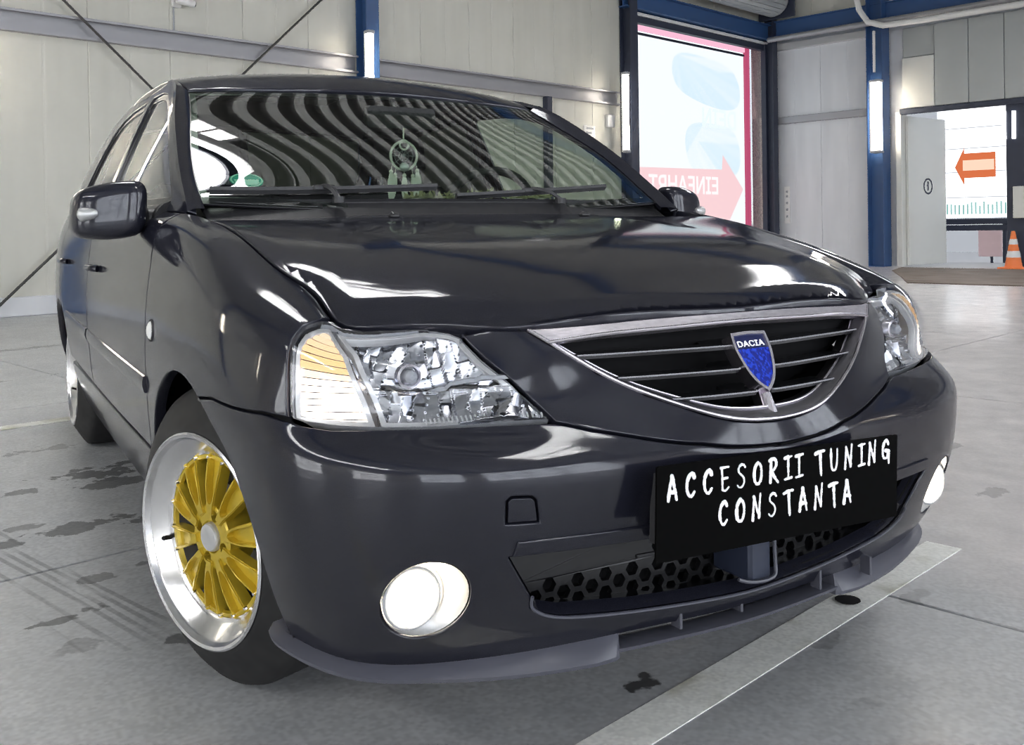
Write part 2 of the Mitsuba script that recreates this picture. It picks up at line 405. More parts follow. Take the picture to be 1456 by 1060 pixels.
M_LINING = mat('lining', pr((0.05, 0.055, 0.052), 0.9, spec=0.1))
# ---------------------------------------------------------------- the hall: its own axes a (along the left wall, away), n (towards the left wall), z
E1, E2 = np.array([.25, -.968, 0]), np.array([.968, .25, 0]); E1, E2 = E1 / np.linalg.norm(E1), np.array([.968, .25, 0]) / np.linalg.norm([.968, .25])
HALL = frame([0, 0, 0], E1, E2, [0, 0, 1])
A0, A1, N0, N1, ZC = -13.0, 18.1, -9.0, 10.8, 6.6
def hall(mesh): return xf(mesh, HALL)
def hobj(key, mesh, m, smooth=False, **k): return obj(key, hall(mesh), m, smooth, **k)

# floor: slabs with open joints over a base
obj('floor', hall(box(A0 - .1, A1 + .0, N0 - .1, N1 + .1, -.30, -.012)), M_FLOOR, label='grey concrete floor of the hall', kind='structure')
ja = [A0, -10.5, -7.7, -4.9, -2.05, .8, 3.65, 6.5, 9.35, 12.2, 15.1, A1]; jn = [N0, -6.3, -3.4, -.9, 1.9, 4.6, 7.4, N1]
for a, b in zip(ja, ja[1:]):
    for c, d in zip(jn, jn[1:]):
        hobj('floor__slab', box(a + .004, b - .004, c + .004, d - .004, -.05, 0, .003), M_FLOOR)

# left wall: vertical sheets, with the roller gate opening between a=13.15 and 17.85
def sheet_profile(w, rib=.012):
    return [(0, -rib + .006), (.006, -rib), (w / 2 - .02, -rib), (w / 2 - .01, -rib + .002), (w / 2 + .01, -rib + .002), (w / 2 + .02, -rib), (w - .006, -rib), (w, -rib + .006), (w, .04), (0, .04)]
def sheets(key, m, a, b, z0, z1, N, width=1.0, along='a', sign=1):
    n = max(1, round((b - a) / width)); w = (b - a) / n
    for i in range(n):
        pm = prism(sheet_profile(w - .003), z1 - z0)
        if along == 'a':
            pm = xf(pm, frame([a + i * w + .0015, N, z0], [1, 0, 0], [0, sign, 0], [0, 0, 1]))
        else:
            pm = xf(pm, frame([N, a + i * w + .0015, z0], [0, 1, 0], [sign, 0, 0], [0, 0, 1]))
        trimesh.repair.fix_normals(pm)
        hobj(key, pm, m)
hobj('wall_left', cat(box(A0, 13.1, N1 + .05, N1 + .3, 0, ZC), box(13.1, 17.9, N1 + .05, N1 + .3, 5.0, ZC), box(17.9, A1, N1 + .05, N1 + .3, 0, ZC)), M_WALL, kind='structure', label='left wall of pale beige metal sheets')
sheets('wall_left__sheet', M_WALL, A0, 13.0, .22, ZC, N1)
sheets('wall_left__sheet', M_WALL, 13.1, 17.9, 5.45, ZC, N1)
hobj('baseboard_left', box(A0, 13.0, N1 - .05, N1 + .04, 0, .22, .01), M_WALLR, kind='structure')
def channel(a0, a1, n, z0, z1, d):  # a C section rail
    pf = [(0, z0), (d, z0), (d, z0 + .03), (d - .01, z0 + .03), (d - .01, z0 + .012), (.012, z0 + .012), (.012, z1 - .012), (d - .01, z1 - .012), (d - .01, z1 - .03), (d, z1 - .03), (d, z1), (0, z1)]
    m = prism(pf, a1 - a0)
    return pf, m
def hrail(key, a0, a1, z0, z1, d, m, **k):
    pf, pm = channel(a0, a1, 0, z0, z1, d)
    pm = xf(pm, frame([a0, N1 - .012, 0], [0, -1, 0], [0, 0, 1], [1, 0, 0])); trimesh.repair.fix_normals(pm)
    return hobj(key, pm, m, **k)
hrail('wall_rail', 7.03, 12.7, 3.17, 3.42, .10, M_RAIL, label='grey horizontal steel rail on the left wall, between the two tube lamps', category='rail')
hrail('wall_rail', 1.45, 6.77, 3.17, 3.42, .10, M_RAIL, label='grey horizontal steel rail on the left wall crossed by the brace rods', category='rail')
hrail('wall_rail', A0, 1.15, 3.17, 3.42, .10, M_RAIL, label='grey horizontal steel rail on the left wall, outside the left edge of the photo', category='rail')
# short post under the rail
hobj('wall_post', box(10.68, 10.80, N1 - .14, N1 - .02, .22, 3.17, .006), M_STEELNAVY, label='dark short post under the wall rail, right above the car roof', category='post')

def h_section(w, h, t):
    return [(-w/2, -h/2), (w/2, -h/2), (w/2, -h/2+t), (t/2, -h/2+t), (t/2, h/2-t), (w/2, h/2-t), (w/2, h/2), (-w/2, h/2), (-w/2, h/2-t), (-t/2, h/2-t), (-t/2, -h/2+t), (-w/2, -h/2+t)]
def column(a, n, rot, m, label, z1=ZC, w=.22, h=.26):
    pm = prism(h_section(w, h, .018), z1 - .02)
    c, s = math.cos(rot), math.sin(rot)
    pm = xf(pm, frame([a, n, .02], [c, s, 0], [-s, c, 0], [0, 0, 1]))
    k = hobj('steel_column', pm, m, label=label, category='column')
    hobj(k + '__base_plate', box(a - .17, a + .17, n - .17, n + .17, 0, .02, .004), m)
    return k
column(6.9, N1 - .16, 0, M_STEELBLUE, 'blue steel column at the left wall behind the car roof')
column(1.3, N1 - .16, 0, M_STEELBLUE, 'blue steel column at the left wall, outside the left edge of the photo')
column(-4.5, N1 - .16, 0, M_STEELBLUE, 'blue steel column at the left wall, far outside the left edge of the photo')
column(12.9, N1 - .16, 0, M_STEELNAVY, 'dark navy steel column left of the pink framed gate')
column(A1 - .2, 8.12, 0, M_STEELBLUE, 'blue steel column between the grey end wall and the exit door', w=.34, h=.34)
column(A1 - .22, N1 - .22, 0, M_STEELNAVY, 'dark steel column in the corner right of the pink framed gate', w=.2, h=.2)

def tube_lamp(a, n, z0, z1, label, r=.055, group=None):
    k = 'tube_lamp'; i = 1
    while k + '__tube' in scene: k = f'tube_lamp_{i:03d}'; i += 1
    m = tube([[a, n, z0 + .03], [a, n, z0 + .05], [a, n, z1 - .05], [a, n, z1 - .03]], [r * .7, r, r, r * .7], 14)
    hobj(k + '__tube', m, M_EMIT, 30, emitter=lamp('', (TUBE, TUBE * .90, TUBE * .74)))
    hobj(k + '__end_cap', box(a - r, a + r, n - r, n + r, z0 - .01, z0 + .04, .008), M_GREYPL)
    hobj(k + '__end_cap_001', box(a - r, a + r, n - r, n + r, z1 - .04, z1 + .01, .008), M_GREYPL)
    hobj(k + '__back_plate', box(a - r * .8, a + r * .8, n + r * .95, n + r * .95 + .03, z0, z1, .004), M_WHITEPL)
    prop(k, label, 'lamp', group)
tube_lamp(6.76, N1 - .40, 2.27, 3.73, 'glowing vertical tube lamp on the blue column above the car roof')
tube_lamp(12.50, N1 - .40, 2.27, 3.73, 'glowing vertical tube lamp on the dark column beside the pink framed gate')
tube_lamp(A1 - .48, 8.02, 2.33, 3.80, 'glowing vertical tube lamp on the blue column by the exit door', r=.10)
for i, a in enumerate((1.3, -4.5, -10.3)):
    tube_lamp(a, N1 - .40, 2.0, 3.73, 'tube lamp on the left wall outside the photo, number %s from the photo edge' % ('one', 'two', 'three')[i], r=.08)
for i, a in enumerate((-10.3, -4.5, 1.3, 7.1, 12.9)):
    tube_lamp(a, N0 + .40, 2.27, 3.73, 'tube lamp on the wall behind the camera, %s along that wall' % ('first', 'second', 'third', 'fourth', 'fifth')[i])

def rod(a0, z0, a1, z1, n, label):
    hobj('brace_rod', tube([[a0, n, z0], [a1, n, z1]], .016, 8), M_ROD, 40, label=label, category='rod')
rod(1.46, 4.67, 6.40, .22, N1 - .17, 'thin dark brace rod falling to the right behind the car roof')
rod(1.92, .105, 6.72, 4.67, N1 - .13, 'thin dark brace rod rising to the right from behind the wing mirror')

# security camera on the left wall
c0 = np.array([4.18, N1 - .16, 3.80])
hobj('security_camera__mount', cat(box(4.02, 4.14, N1 - .06, N1 - .01, 3.72, 3.9, .01), tube([[4.08, N1 - .05, 3.80], [4.10, N1 - .14, 3.78]], .018, 8)), M_WHITEPL)
hobj('security_camera__body', cat(tube([[4.02, N1 - .17, 3.79], [4.24, N1 - .20, 3.76]], .045, 14), box(4.0, 4.26, N1 - .235, N1 - .13, 3.825, 3.84, .004)), M_WHITEPL, 30)
hobj('security_camera__lens', tube([[4.238, N1 - .20, 3.76], [4.252, N1 - .202, 3.758]], .034, 14), M_GLOSSBLACK, 30)
prop('security_camera', 'small white security camera high on the left wall', 'camera')
hobj('cable_conduit', tube([[4.05, N1 - .02, 3.75], [4.05, N1 - .02, 3.42]], .012, 8), M_GREYPL, 40, label='thin conduit below the security camera', category='conduit')
# small notice and box on the left wall next to the lamp
hobj('wall_notice', box(11.75, 12.05, N1 - .03, N1 - .012, 2.42, 2.75, .003), M_WHITEPL, label='small pale notice on the wall left of the dark column lamp', category='notice')
for i, (x, z) in enumerate([(11.80, 2.68), (11.80, 2.60), (11.80, 2.52)]):
    hobj('wall_notice__printed_line', box(x, x + .2 - .05 * i, N1 - .034, N1 - .029, z, z + .035), M_GREYPL)
hobj('junction_box', box(12.35, 12.55, N1 - .09, N1 - .012, 2.75, 2.98, .012), M_WHITEPL, label='small white junction box on the wall left of the dark column lamp', category='box')

# roller gate opening with the pink framed banner
hobj('door_1', cat(box(13.1, 17.9, N1 - .02, N1 + .3, 4.95, 5.0), box(13.06, 13.1, N1 - .02, N1 + .3, 0, 5.0), box(17.9, 17.94, N1 - .02, N1 + .3, 0, 5.0)), M_STEELNAVY, kind='structure', label='gate opening in the left wall')
hobj('door_1__guide_rail', box(13.06, 13.20, N1 - .12, N1 - .02, 0, 5.0, .006), M_STEELNAVY)
hobj('door_1__guide_rail', box(17.78, 17.86, N1 - .12, N1 - .02, 0, 5.0, .006), M_STEELNAVY)
hobj('door_1__guide_rail', box(17.93, 17.97, N1 - .10, N1 - .02, 0, 5.0, .006), M_RAIL)
hobj('door_1__lintel_strip', box(13.1, 18.0, N1 - .14, N1 - .02, 4.93, 4.99, .008), M_WHITEPL)
hobj('door_1__lintel_strip', box(13.1, 17.9, N1 - .10, N1 + .02, 4.80, 4.93, .004), M_STEELNAVY)
def emit_sheet(key, poly, n, t, c, **k):
    pm = xf(prism(poly, t), frame([0, n, 0], [1, 0, 0], [0, 0, 1], [0, -1, 0]))
    if pm.volume < 0: pm.invert()
    return hobj(key, pm, M_EMIT, emitter=lamp('', c), **k)
BN = N1 + .32
k = emit_sheet('gate_banner', sbox(13.15, .05, 17.62, 4.78), BN + .02, .01, (.76, .80, .82), label='bright daylit translucent banner in a pink frame filling the gate', category='banner')
g = .82
def wob(p, s): return Polygon(spline_pts(p, 40, closed=True))
emit_sheet(k + '__pale_print', wob([(15.0, 4.4), (16.2, 4.5), (17.3, 4.2), (17.4, 3.6), (16.5, 3.45), (15.6, 3.6), (15.0, 3.9)], 1), BN + .012, .002, (.55, .70, .79))
emit_sheet(k + '__pale_print', wob([(15.4, 2.9), (16.4, 3.1), (17.3, 2.85), (17.35, 2.1), (16.5, 2.0), (15.6, 2.1)], 1), BN + .012, .002, (.57, .71, .79))
arrow = Polygon([(13.6, 2.08), (16.70, 2.12), (16.74, 2.44), (17.54, 1.70), (16.85, .85), (16.72, 1.05), (13.6, 1.0)])
emit_sheet(k + '__arrow', arrow, BN + .010, .003, (.77, .53, .55))
def banner_text(txt, height, right, z, c, y):
    tm = text_poly(txt, height, True); w = tm.bounds[1, 0]
    tm = xf(tm, frame([right, BN + y, z], [-1, 0, 0], [0, 0, 1], [0, -1, 0]))
    hobj(k + '__lettering', tm, M_EMIT, emitter=lamp('', c))
banner_text('EINFAHRT', .36, 16.58, 1.58, (.86, .78, .78), .006)
banner_text('DEIN', .40, 17.32, 3.02, (.70, .79, .83), .008)
hobj('gate_banner__pink_post', box(17.62, 17.80, N1 + .28, N1 + .38, 0, 4.95, .01), M_EMIT, emitter=lamp('', (.40, .055, .13)))  # sunlit look of the frame painted in as its own glow
hobj('gate_banner__pink_top_bar', box(13.15, 17.62, N1 + .28, N1 + .36, 4.79, 4.90, .01), M_EMIT, emitter=lamp('', (.78, .42, .55)))  # glows too, standing in for daylight on the pink cloth
hobj('gate_banner__dark_bar', box(13.15, 17.62, N1 + .30, N1 + .34, 4.70, 4.745, .004), M_STEELNAVY)
# rolled up gate above
pm = lathe([(0.0, 13.3), (.30, 13.3), (.34, 13.4), (.34, 17.55), (.30, 17.62), (0, 17.62)], 36, 'x'); pm.apply_translation([0, N1 - .52, 5.80])
hobj('rolled_gate__barrel', pm, M_RAIL, 30)
for i in range(11):
    t_ = math.radians(-100 + i * 16)
    hobj('rolled_gate__slat', box(13.45, 17.5, -.012, .012, -.045, .045, .004).apply_transform(frame([0, N1 - .52 - .345 * math.cos(t_), 5.80 + .345 * math.sin(t_)], [1, 0, 0], [0, math.cos(t_), -math.sin(t_)], [0, math.sin(t_), math.cos(t_)])), M_PANELUP)
hobj('rolled_gate__end_plate', box(17.64, 17.68, N1 - .95, N1 - .06, 5.42, 6.2, .01), M_STEELNAVY)
prop('rolled_gate', 'grey rolled up gate drum high above the pink framed gate', 'roller gate')

# eaves beams
def ibeam(a0, n0, a1, n1, z0, z1, w, m, label):
    d = np.array([a1 - a0, n1 - n0]); L = np.hypot(*d); d = d / L
    pm = prism(h_section(w, z1 - z0, .02), L)
    pm = xf(pm, frame([a0, n0, (z0 + z1) / 2], [-d[1], d[0], 0], [0, 0, 1], [d[0], d[1], 0])); trimesh.repair.fix_normals(pm)
    return hobj('beam', pm, m, label=label, category='beam')
ibeam(12.75, N1 - .15, A1 - .1, N1 - .15, 5.02, 5.36, .2, M_STEELBLUE, 'blue steel beam over the pink framed gate')
ibeam(A1 - .15, N1 - .1, A1 - .15, -6, 5.08, 5.42, .2, M_STEELBLUE, 'blue steel beam along the end wall, above the grey panel')
hobj('conduit_pipe', tube([[A1 - .46, 10.5, 4.98], [A1 - .46, -5, 5.02]], .06, 12), M_RAIL, 40, label='grey pipe running under the end wall beam', category='pipe')
hobj('white_pipe', tube([[A1 - .62, 8.4, 5.7], [A1 - .62, 8.3, 5.25], [A1 - .62, 8.12, 4.98], [A1 - .62, 7.8, 4.86], [A1 - .62, 7.0, 4.84], [A1 - .62, 2, 4.84]], .06, 12), M_WHITEPL, 40, label='white bent pipe above the exit door panels', category='pipe')
hobj('down_pipe', tube([[A1 - .62, 8.0, 4.78], [A1 - .62, 8.0, 3.95]], .028, 10), M_WHITEPL, 40, label='thin white pipe down the blue column by the exit', category='pipe')
hobj('wall_pipe', tube([[17.98, N1 - .2, 4.9], [17.98, N1 - .2, .1]], .025, 8), M_RAIL, 40, label='thin grey pipe in the corner right of the gate', category='pipe')
hobj('wall_pipe__clamp', box(17.93, 18.03, N1 - .26, N1 - .14, 2.25, 2.45, .01), M_RAIL)

# end wall: grey sheets, then the exit door
hobj('wall_back', cat(box(A1 + .05, A1 + .3, 7.75, N1 + .3, 0, ZC), box(A1 + .05, A1 + .3, N0, 7.75, 3.15, ZC), box(A1 + .05, A1 + .3, N0, 3.2, 0, 3.15)), M_WALLR, kind='structure', label='grey end wall of the hall')
sheets('wall_back__sheet', M_WALLR, 8.25, 10.75, 0, 3.15, A1, 1.25, 'n')
sheets('wall_back__sheet', M_WALLR, 8.25, 10.75, 3.3, 4.95, A1, 1.25, 'n')
sheets('wall_back__sheet', M_WALL, 5.5, 10.75, 5.42, ZC, A1, 1.05, 'n')
hobj('wall_rail', box(A1 - .09, A1 - .012, 8.3, 10.7, 3.14, 3.30, .01), M_RAIL, label='grey horizontal rail across the grey end wall', category='rail')
hobj('head_rail', box(A1 - .12, A1 - .012, 8.3, 10.72, 4.78, 4.94, .01), M_SILVER, label='silver rail at the top of the grey end wall panel', category='rail')
hobj('warning_sign', box(A1 - .03, A1 - .012, 10.27, 10.40, .92, 1.74, .003), M_WHITEPL, label='narrow white sign on the grey end wall near the corner', category='sign')
for z in (1.05, 1.2, 1.35, 1.5, 1.6):
    hobj('warning_sign__printed_mark', box(A1 - .034, A1 - .028, 10.31, 10.36, z, z + .05), M_GREYPL)
hobj('corner_lamp', box(A1 - .2, A1 - .02, 10.55, 10.68, 3.82, 3.98, .03), M_WHITEPL, label='small white fitting high in the corner of the end wall', category='lamp')
# upper door panels
for i in range(6):
    n1_ = 7.68 - i * .66
    z0_ = 3.22
    z1_ = 4.86 if i else 4.24
    hobj('exit_gate__panel', box(A1 - .06, A1 - .0, n1_ - .65, n1_, z0_, z1_, .008), M_PANELUP if i else M_CREAM)
hobj('exit_gate__panel', box(A1 + .0, A1 + .05, 7.04, 7.68, 4.26, 4.86, .008), M_PANELUP)
hobj('exit_gate__bottom_rail', box(A1 - .1, A1 + .02, 3.6, 7.72, 3.10, 3.21, .01), M_STEELNAVY)
prop('exit_gate', 'raised grey panelled gate above the exit door', 'gate')
hobj('door_2', cat(box(A1 - .08, A1 + .2, 7.70, 7.82, 0, 3.16, .006), box(A1 - .08, A1 + .2, 3.2, 3.3, 0, 3.16, .006)), M_CREAM, kind='structure', label='frame of the exit door')
# open door leaf, swung outwards
c_, s_ = math.cos(math.radians(82)), math.sin(math.radians(82))
lm = frame([A1 + .1, 7.66, 0], [s_, -c_, 0], [c_, s_, 0], [0, 0, 1])
hobj('door_2__leaf', xf(box(0, 1.42, -.03, .03, .02, 3.08, .006), lm), M_CREAM)
th = np.linspace(0, 2 * np.pi, 40)
ring = Polygon(np.c_[.17 * np.cos(th), .17 * np.sin(th)]).difference(Polygon(np.c_[.135 * np.cos(th), .135 * np.sin(th)]))
glyph = shapely.union_all([ring, sbox(-.022, -.09, .022, .05), Point(.0, .075).buffer(.03), Polygon([(-.06, .0), (.0, .06), (.0, .01)])])
hobj('door_2__round_sign', xf(prism(glyph, .004), lm @ frame([.72, -.031, 1.65], [1, 0, 0], [0, 0, 1], [0, -1, 0])), M_STEELNAVY)
# ramp strip at the exit
rm = prism(Polygon([(12.75, 5.32), (14.3, 6.1), (16.2, 7.1), (17.5, 7.5), (17.5, -2), (12.75, -2)]), .012)
hobj('entrance_ramp', rm, M_RAMP, label='brown strip of ramp on the floor before the exit door', category='ramp')
# outside: ground, banner on the barrier, cone
hobj('ground', box(A1 + .3, 60, -40, 60, -.15, -.02), M_ASPHALT, kind='structure')
XB = 20.6
k = 'exit_banner'
def ebx(n0, n1, z0, z1, x=0.0, t=.01): return box(XB + x, XB + x + t, n0, n1, z0, z1)
hobj(k, ebx(6.50, 8.0, .98, 3.42), M_EMIT, emitter=lamp('', (1.7 * g, 1.75 * g, 1.8 * g)), label='white daylit banner with an orange arrow outside the exit door', category='banner')
for i, z in enumerate((1.42, 1.98, 2.5, 2.95)):
    hobj(k + '__fold', ebx(6.5, 8.0, z, z + .022, -.004, .003), M_EMIT, emitter=lamp('', (.62 * g, .65 * g, .70 * g)))
am = Polygon([(7.62, 2.10), (7.42, 2.52), (7.42, 2.40), (6.76, 2.40), (6.76, 1.86), (7.42, 1.86), (7.42, 1.70)])
def epoly(poly, x, t, key, c):
    pm = xf(prism(poly, t), frame([XB - x, 0, 0], [0, 1, 0], [0, 0, 1], [1, 0, 0])); trimesh.repair.fix_normals(pm)
    hobj(key, pm, M_EMIT, emitter=lamp('', c))
epoly(am, .008, .003, k + '__arrow', (.70 * g, .16 * g, .05 * g))
epoly(sbox(6.79, 2.02, 7.45, 2.25), .012, .003, k + '__arrow_label', (1.0 * g, .70 * g, .52 * g))
for i in range(16):  # row of printed strokes along the lower edge
    x = 6.55 + i * .088
    h_ = .18 + .10 * RNG.random()
    epoly(sbox(x, 1.06, x + .035, 1.06 + h_), .008, .003, k + '__printed_stroke', (.30 * g, .55 * g, .52 * g))
hobj('exit_barrier', cat(box(XB - .06, XB + .04, 6.45, 8.05, .84, .96, .01), box(XB - .06, XB + .04, 6.45, 8.05, .70, .82, .01)), M_STEELNAVY, label='dark purple barrier bar below the exit banner', category='barrier')
hobj('exit_barrier__post', box(XB - .05, XB + .03, 6.55, 6.62, 0, .84, .006), M_STEELNAVY)
hobj('exit_barrier__post', box(XB - .05, XB + .03, 7.93, 8.0, -.02, .84, .006), M_STEELNAVY)
hobj('notice_board', box(XB + .3, XB + .33, 6.75, 7.25, .12, .72, .006), M_PALEPINK, label='pale pink board seen under the exit barrier', category='board')
hobj('notice_board__post', box(XB + .31, XB + .33, 6.95, 7.0, -.02, .12), M_STEELNAVY)
hobj('daylight_backdrop', box(XB + 8, XB + 8.2, 0, 16, -.1, 7), M_WHITE, label='white backdrop wall added outside the exit for bright daylight', category='wall')  # added backdrop, keeps the view through the exit bright white
# right jamb, dark, with white tubes, box, cone
hobj('jamb_post', box(A1 - .02, A1 + .2, 5.15, 5.70, 0, 3.12, .01), M_STEELNAVY, label='dark door jamb right of the exit opening', category='post')
def cone(a, n):
    k = 'traffic_cone'
    body = lathe([(.16, .04), (.15, .06), (.035, .70), (.03, .71), (0, .71)], 24, 'z')
    body.apply_translation([a, n, 0])
    hobj(k, cat(body, box(a - .22, a + .22, n - .22, n + .22, 0, .04, .01)), M_ORANGE, 40, label='orange traffic cone with white bands right of the exit', category='traffic cone')
    for z0, z1 in ((.22, .34), (.46, .56)):
        r0, r1 = .15 - (z0 - .06) * .18 + .003, .15 - (z1 - .06) * .18 + .003
        b = lathe([(r0, z0), (r1, z1)], 24, 'z'); b.apply_translation([a, n, 0])
        hobj(k + '__white_band', b, M_WHITE, 40)
cone(A1 - .35, 5.48)
for n, lb in ((5.72, 'short white strip light on the edge of the exit opening'), (5.55, 'short white strip light on the dark jamb, farther from the exit opening')):
    hobj('strip_light', box(A1 - .06, A1 - .03, n - .035, n + .035, 2.45, 2.98, .006), M_EMIT, emitter=lamp('', (3, 3, 3)), label=lb, category='lamp')
hobj('wall_box', box(A1 - .12, A1 - .03, 5.36, 5.56, .95, 1.55, .01), M_CREAM, label='pale box on the dark jamb right of the exit', category='box')

# far parts of the hall that only light and reflect
hobj('wall_front', cat(box(A0 - .3, A0, N0, N1 + .3, 4.2, ZC), box(A0 - .3, A0, N0, -6.5, 0, 4.2), box(A0 - .3, A0, -2.2, 1.8, 0, 4.2), box(A0 - .3, A0, 6.2, N1 + .3, 0, 4.2)), M_WALL, kind='structure', label='wall behind the camera on the left')
hobj('wall_right', cat(box(A0, A1, N0 - .3, N0, 5.6, ZC), *[box(a, b, N0 - .3, N0, 0, 5.6) for a, b in ((A0, -10.2), (-5.8, -4.4), (0, 1.4), (5.8, 7.2), (11.6, A1))]), M_WALL, kind='structure', label='wall behind the camera')
def gate_panes(key, a0, a1, z1, along, N, rows, cols, label, c):
    for i in range(rows):
        for j in range(cols):
            u0, u1 = a0 + (a1 - a0) * j / cols + .05, a0 + (a1 - a0) * (j + 1) / cols - .05
            w0, w1 = .1 + (z1 - .1) * i / rows + .04, .1 + (z1 - .1) * (i + 1) / rows - .04
            m = box(u0, u1, N, N + .02, w0, w1) if along == 'a' else box(N, N + .02, u0, u1, w0, w1)
            hobj(key + '__pane', m, M_EMIT, emitter=lamp('', c))
    fr = []
    for i in range(rows + 1):
        w = .1 + (z1 - .1) * i / rows
        fr.append(box(a0, a1, N - .04, N + .05, w - .04, w + .04) if along == 'a' else box(N - .05, N + .04, a0, a1, w - .04, w + .04))
    for j in range(cols + 1):
        u = a0 + (a1 - a0) * j / cols
        fr.append(box(u - .05, u + .05, N - .04, N + .05, 0, z1) if along == 'a' else box(N - .05, N + .04, u - .05, u + .05, 0, z1))
    hobj(key, cat(*fr), M_STEELNAVY, kind='structure', label=label)
for i, (a, b) in enumerate(((-10.2, -5.8), (-4.4, 0), (1.4, 5.8), (7.2, 11.6))):
    gate_panes(f'window_{i + 1}', a, b, 5.6, 'a', N0 - .12, 4, 4, 'daylit gate glazing behind the camera', (GATE, GATE * 1.06, GATE * 1.16))
for i, (a, b) in enumerate(((-6.5, -2.2), (1.8, 6.2))):
    gate_panes(f'window_{i + 5}', a, b, 4.2, 'n', A0 - .14, 3, 4, 'daylit gate glazing in the wall left of the camera', (GATE * 1.3, GATE * 1.32, GATE * 1.36))
# ceiling: trapezoidal sheets, their ribs across the hall, with three translucent rooflights
LIGHTS = [(-10.2, -8.6, -5.0, 5.6), (-.20, 1.66, 3.35, 6.2), (1.68, 2.0, 4.6, 5.9), (-.10, .90, -4.2, -1.7), (11.0, 12.7, -1.0, 5.6)]     # (a, a, n, n)
wv, hh = .27, .14
def rib_sheet(a0, a1, n0, n1):
    """(flanges, webs and grooves) of the ribbed sheet"""
    out = [[], []]; x = a0
    while x < a1 - .01:
        w = min(wv, a1 - x); q = [(x, 0), (x + w * .40, 0), (x + w * .48, hh), (x + w * .92, hh), (x + w, 0)]
        for j in range(4):
            (xa, za), (xb, zb) = q[j], q[j + 1]
            out[j > 0].append(trimesh.Trimesh([(xa, n0, ZC + za), (xb, n0, ZC + zb), (xb, n1, ZC + zb), (xa, n1, ZC + za)], [[0, 2, 1], [0, 3, 2]], process=False))
        x += w
    return cat(*out[0]), cat(*out[1])
# the sheet is cut round the rooflights
pieces, cuts = [], sorted({A0 - .2, A1 + .2, *[q for l in LIGHTS for q in l[:2]]})
for u0, u1 in zip(cuts, cuts[1:]):
    spans, n_at = sorted((l[2], l[3]) for l in LIGHTS if l[0] < (u0 + u1) / 2 < l[1]), N0 - .2
    for q0, q1 in spans + [(N1 + .2, None)]:
        if q0 > n_at: pieces.append(rib_sheet(u0, u1, n_at, q0))
        n_at = q1
hobj('ceiling__groove', cat(*[p[1] for p in pieces]), M_GROOVE, label='grooves between the ceiling ribs, their shade painted dark')
hobj('ceiling', cat(*[p[0] for p in pieces], box(A0 - .3, A1 + .3, N0 - .3, N1 + .3, ZC + .5, ZC + .6)), M_CEIL, kind='structure', label='ribbed metal ceiling')
for i, (u0, u1, LN0, LN1) in enumerate(LIGHTS):
    k = f'window_{i + 7}'
    fr = cat(box(u0 - .02, u0 + .05, LN0, LN1, ZC - .03, ZC + .16), box(u1 - .05, u1 + .02, LN0, LN1, ZC - .03, ZC + .16), box(u0, u1, LN0 - .04, LN0 + .03, ZC - .03, ZC + .16), box(u0, u1, LN1 - .03, LN1 + .04, ZC - .03, ZC + .16))
    hobj(k, fr, M_WHITEPL, kind='structure', label='frame of a translucent rooflight in the ceiling')
    np_ = max(2, round((LN1 - LN0) / 1.2))
    for j in range(np_):
        c0_, c1_ = LN0 + (LN1 - LN0) * j / np_ + .03, LN0 + (LN1 - LN0) * (j + 1) / np_ - .03
        hobj(k + '__pane', box(u0 + .05, u1 - .05, c0_, c1_, ZC + .10, ZC + .13), M_EMIT, emitter=lamp('', (SKYLIGHT, SKYLIGHT, SKYLIGHT)))
        if j == 1 and i == 1: hobj(k + '__glazing_bar', box(u1 - .27, u1 - .19, LN0, LN1, ZC - .01, ZC + .09), M_STEELNAVY)
        if j and i != 1: hobj(k + '__glazing_bar', box(u0 + .05, u1 - .05, c0_ - .07, c0_ + .01, ZC + .0, ZC + .085), M_WHITEPL)
for a in (-10.9 + .1, -4.5, 6.9, 12.95):
    pm = prism(h_section(.2, .4, .02), N1 - N0 - .1)
    pm = xf(pm, frame([a, N0 + .05, ZC - .22], [1, 0, 0], [0, 0, -1], [0, 1, 0])); trimesh.repair.fix_normals(pm)
    hobj('roof_beam', pm, M_STEELBLUE, label='blue roof beam under the ribbed ceiling', category='beam', group='roof beams')
# parking lines
def line(p, q, w, label):
    p, q = np.array(p), np.array(q); d = (q - p) / np.linalg.norm(q - p); s = np.array([-d[1], d[0]]) * w / 2
    obj('parking_line', prism(Polygon([p - s, q - s, q + s, p + s]), .002), M_LINE, label=label, category='parking line')
line((.5375, -1.16), (-.505, 2.85), .096, 'white parking line on the floor in front of the bumper')
line((4.06, .62), (3.45, 3.1), .10, 'white parking line behind the rear wheel')
obj('anchor_plug', lathe([(0, 0.002), (.026, .002), (.03, .0045), (.014, .006), (0, .006)], 20, 'z').apply_translation([.400, -.614, .002]), M_DARK, 30, label='small dark plug in the white parking line', category='plug')
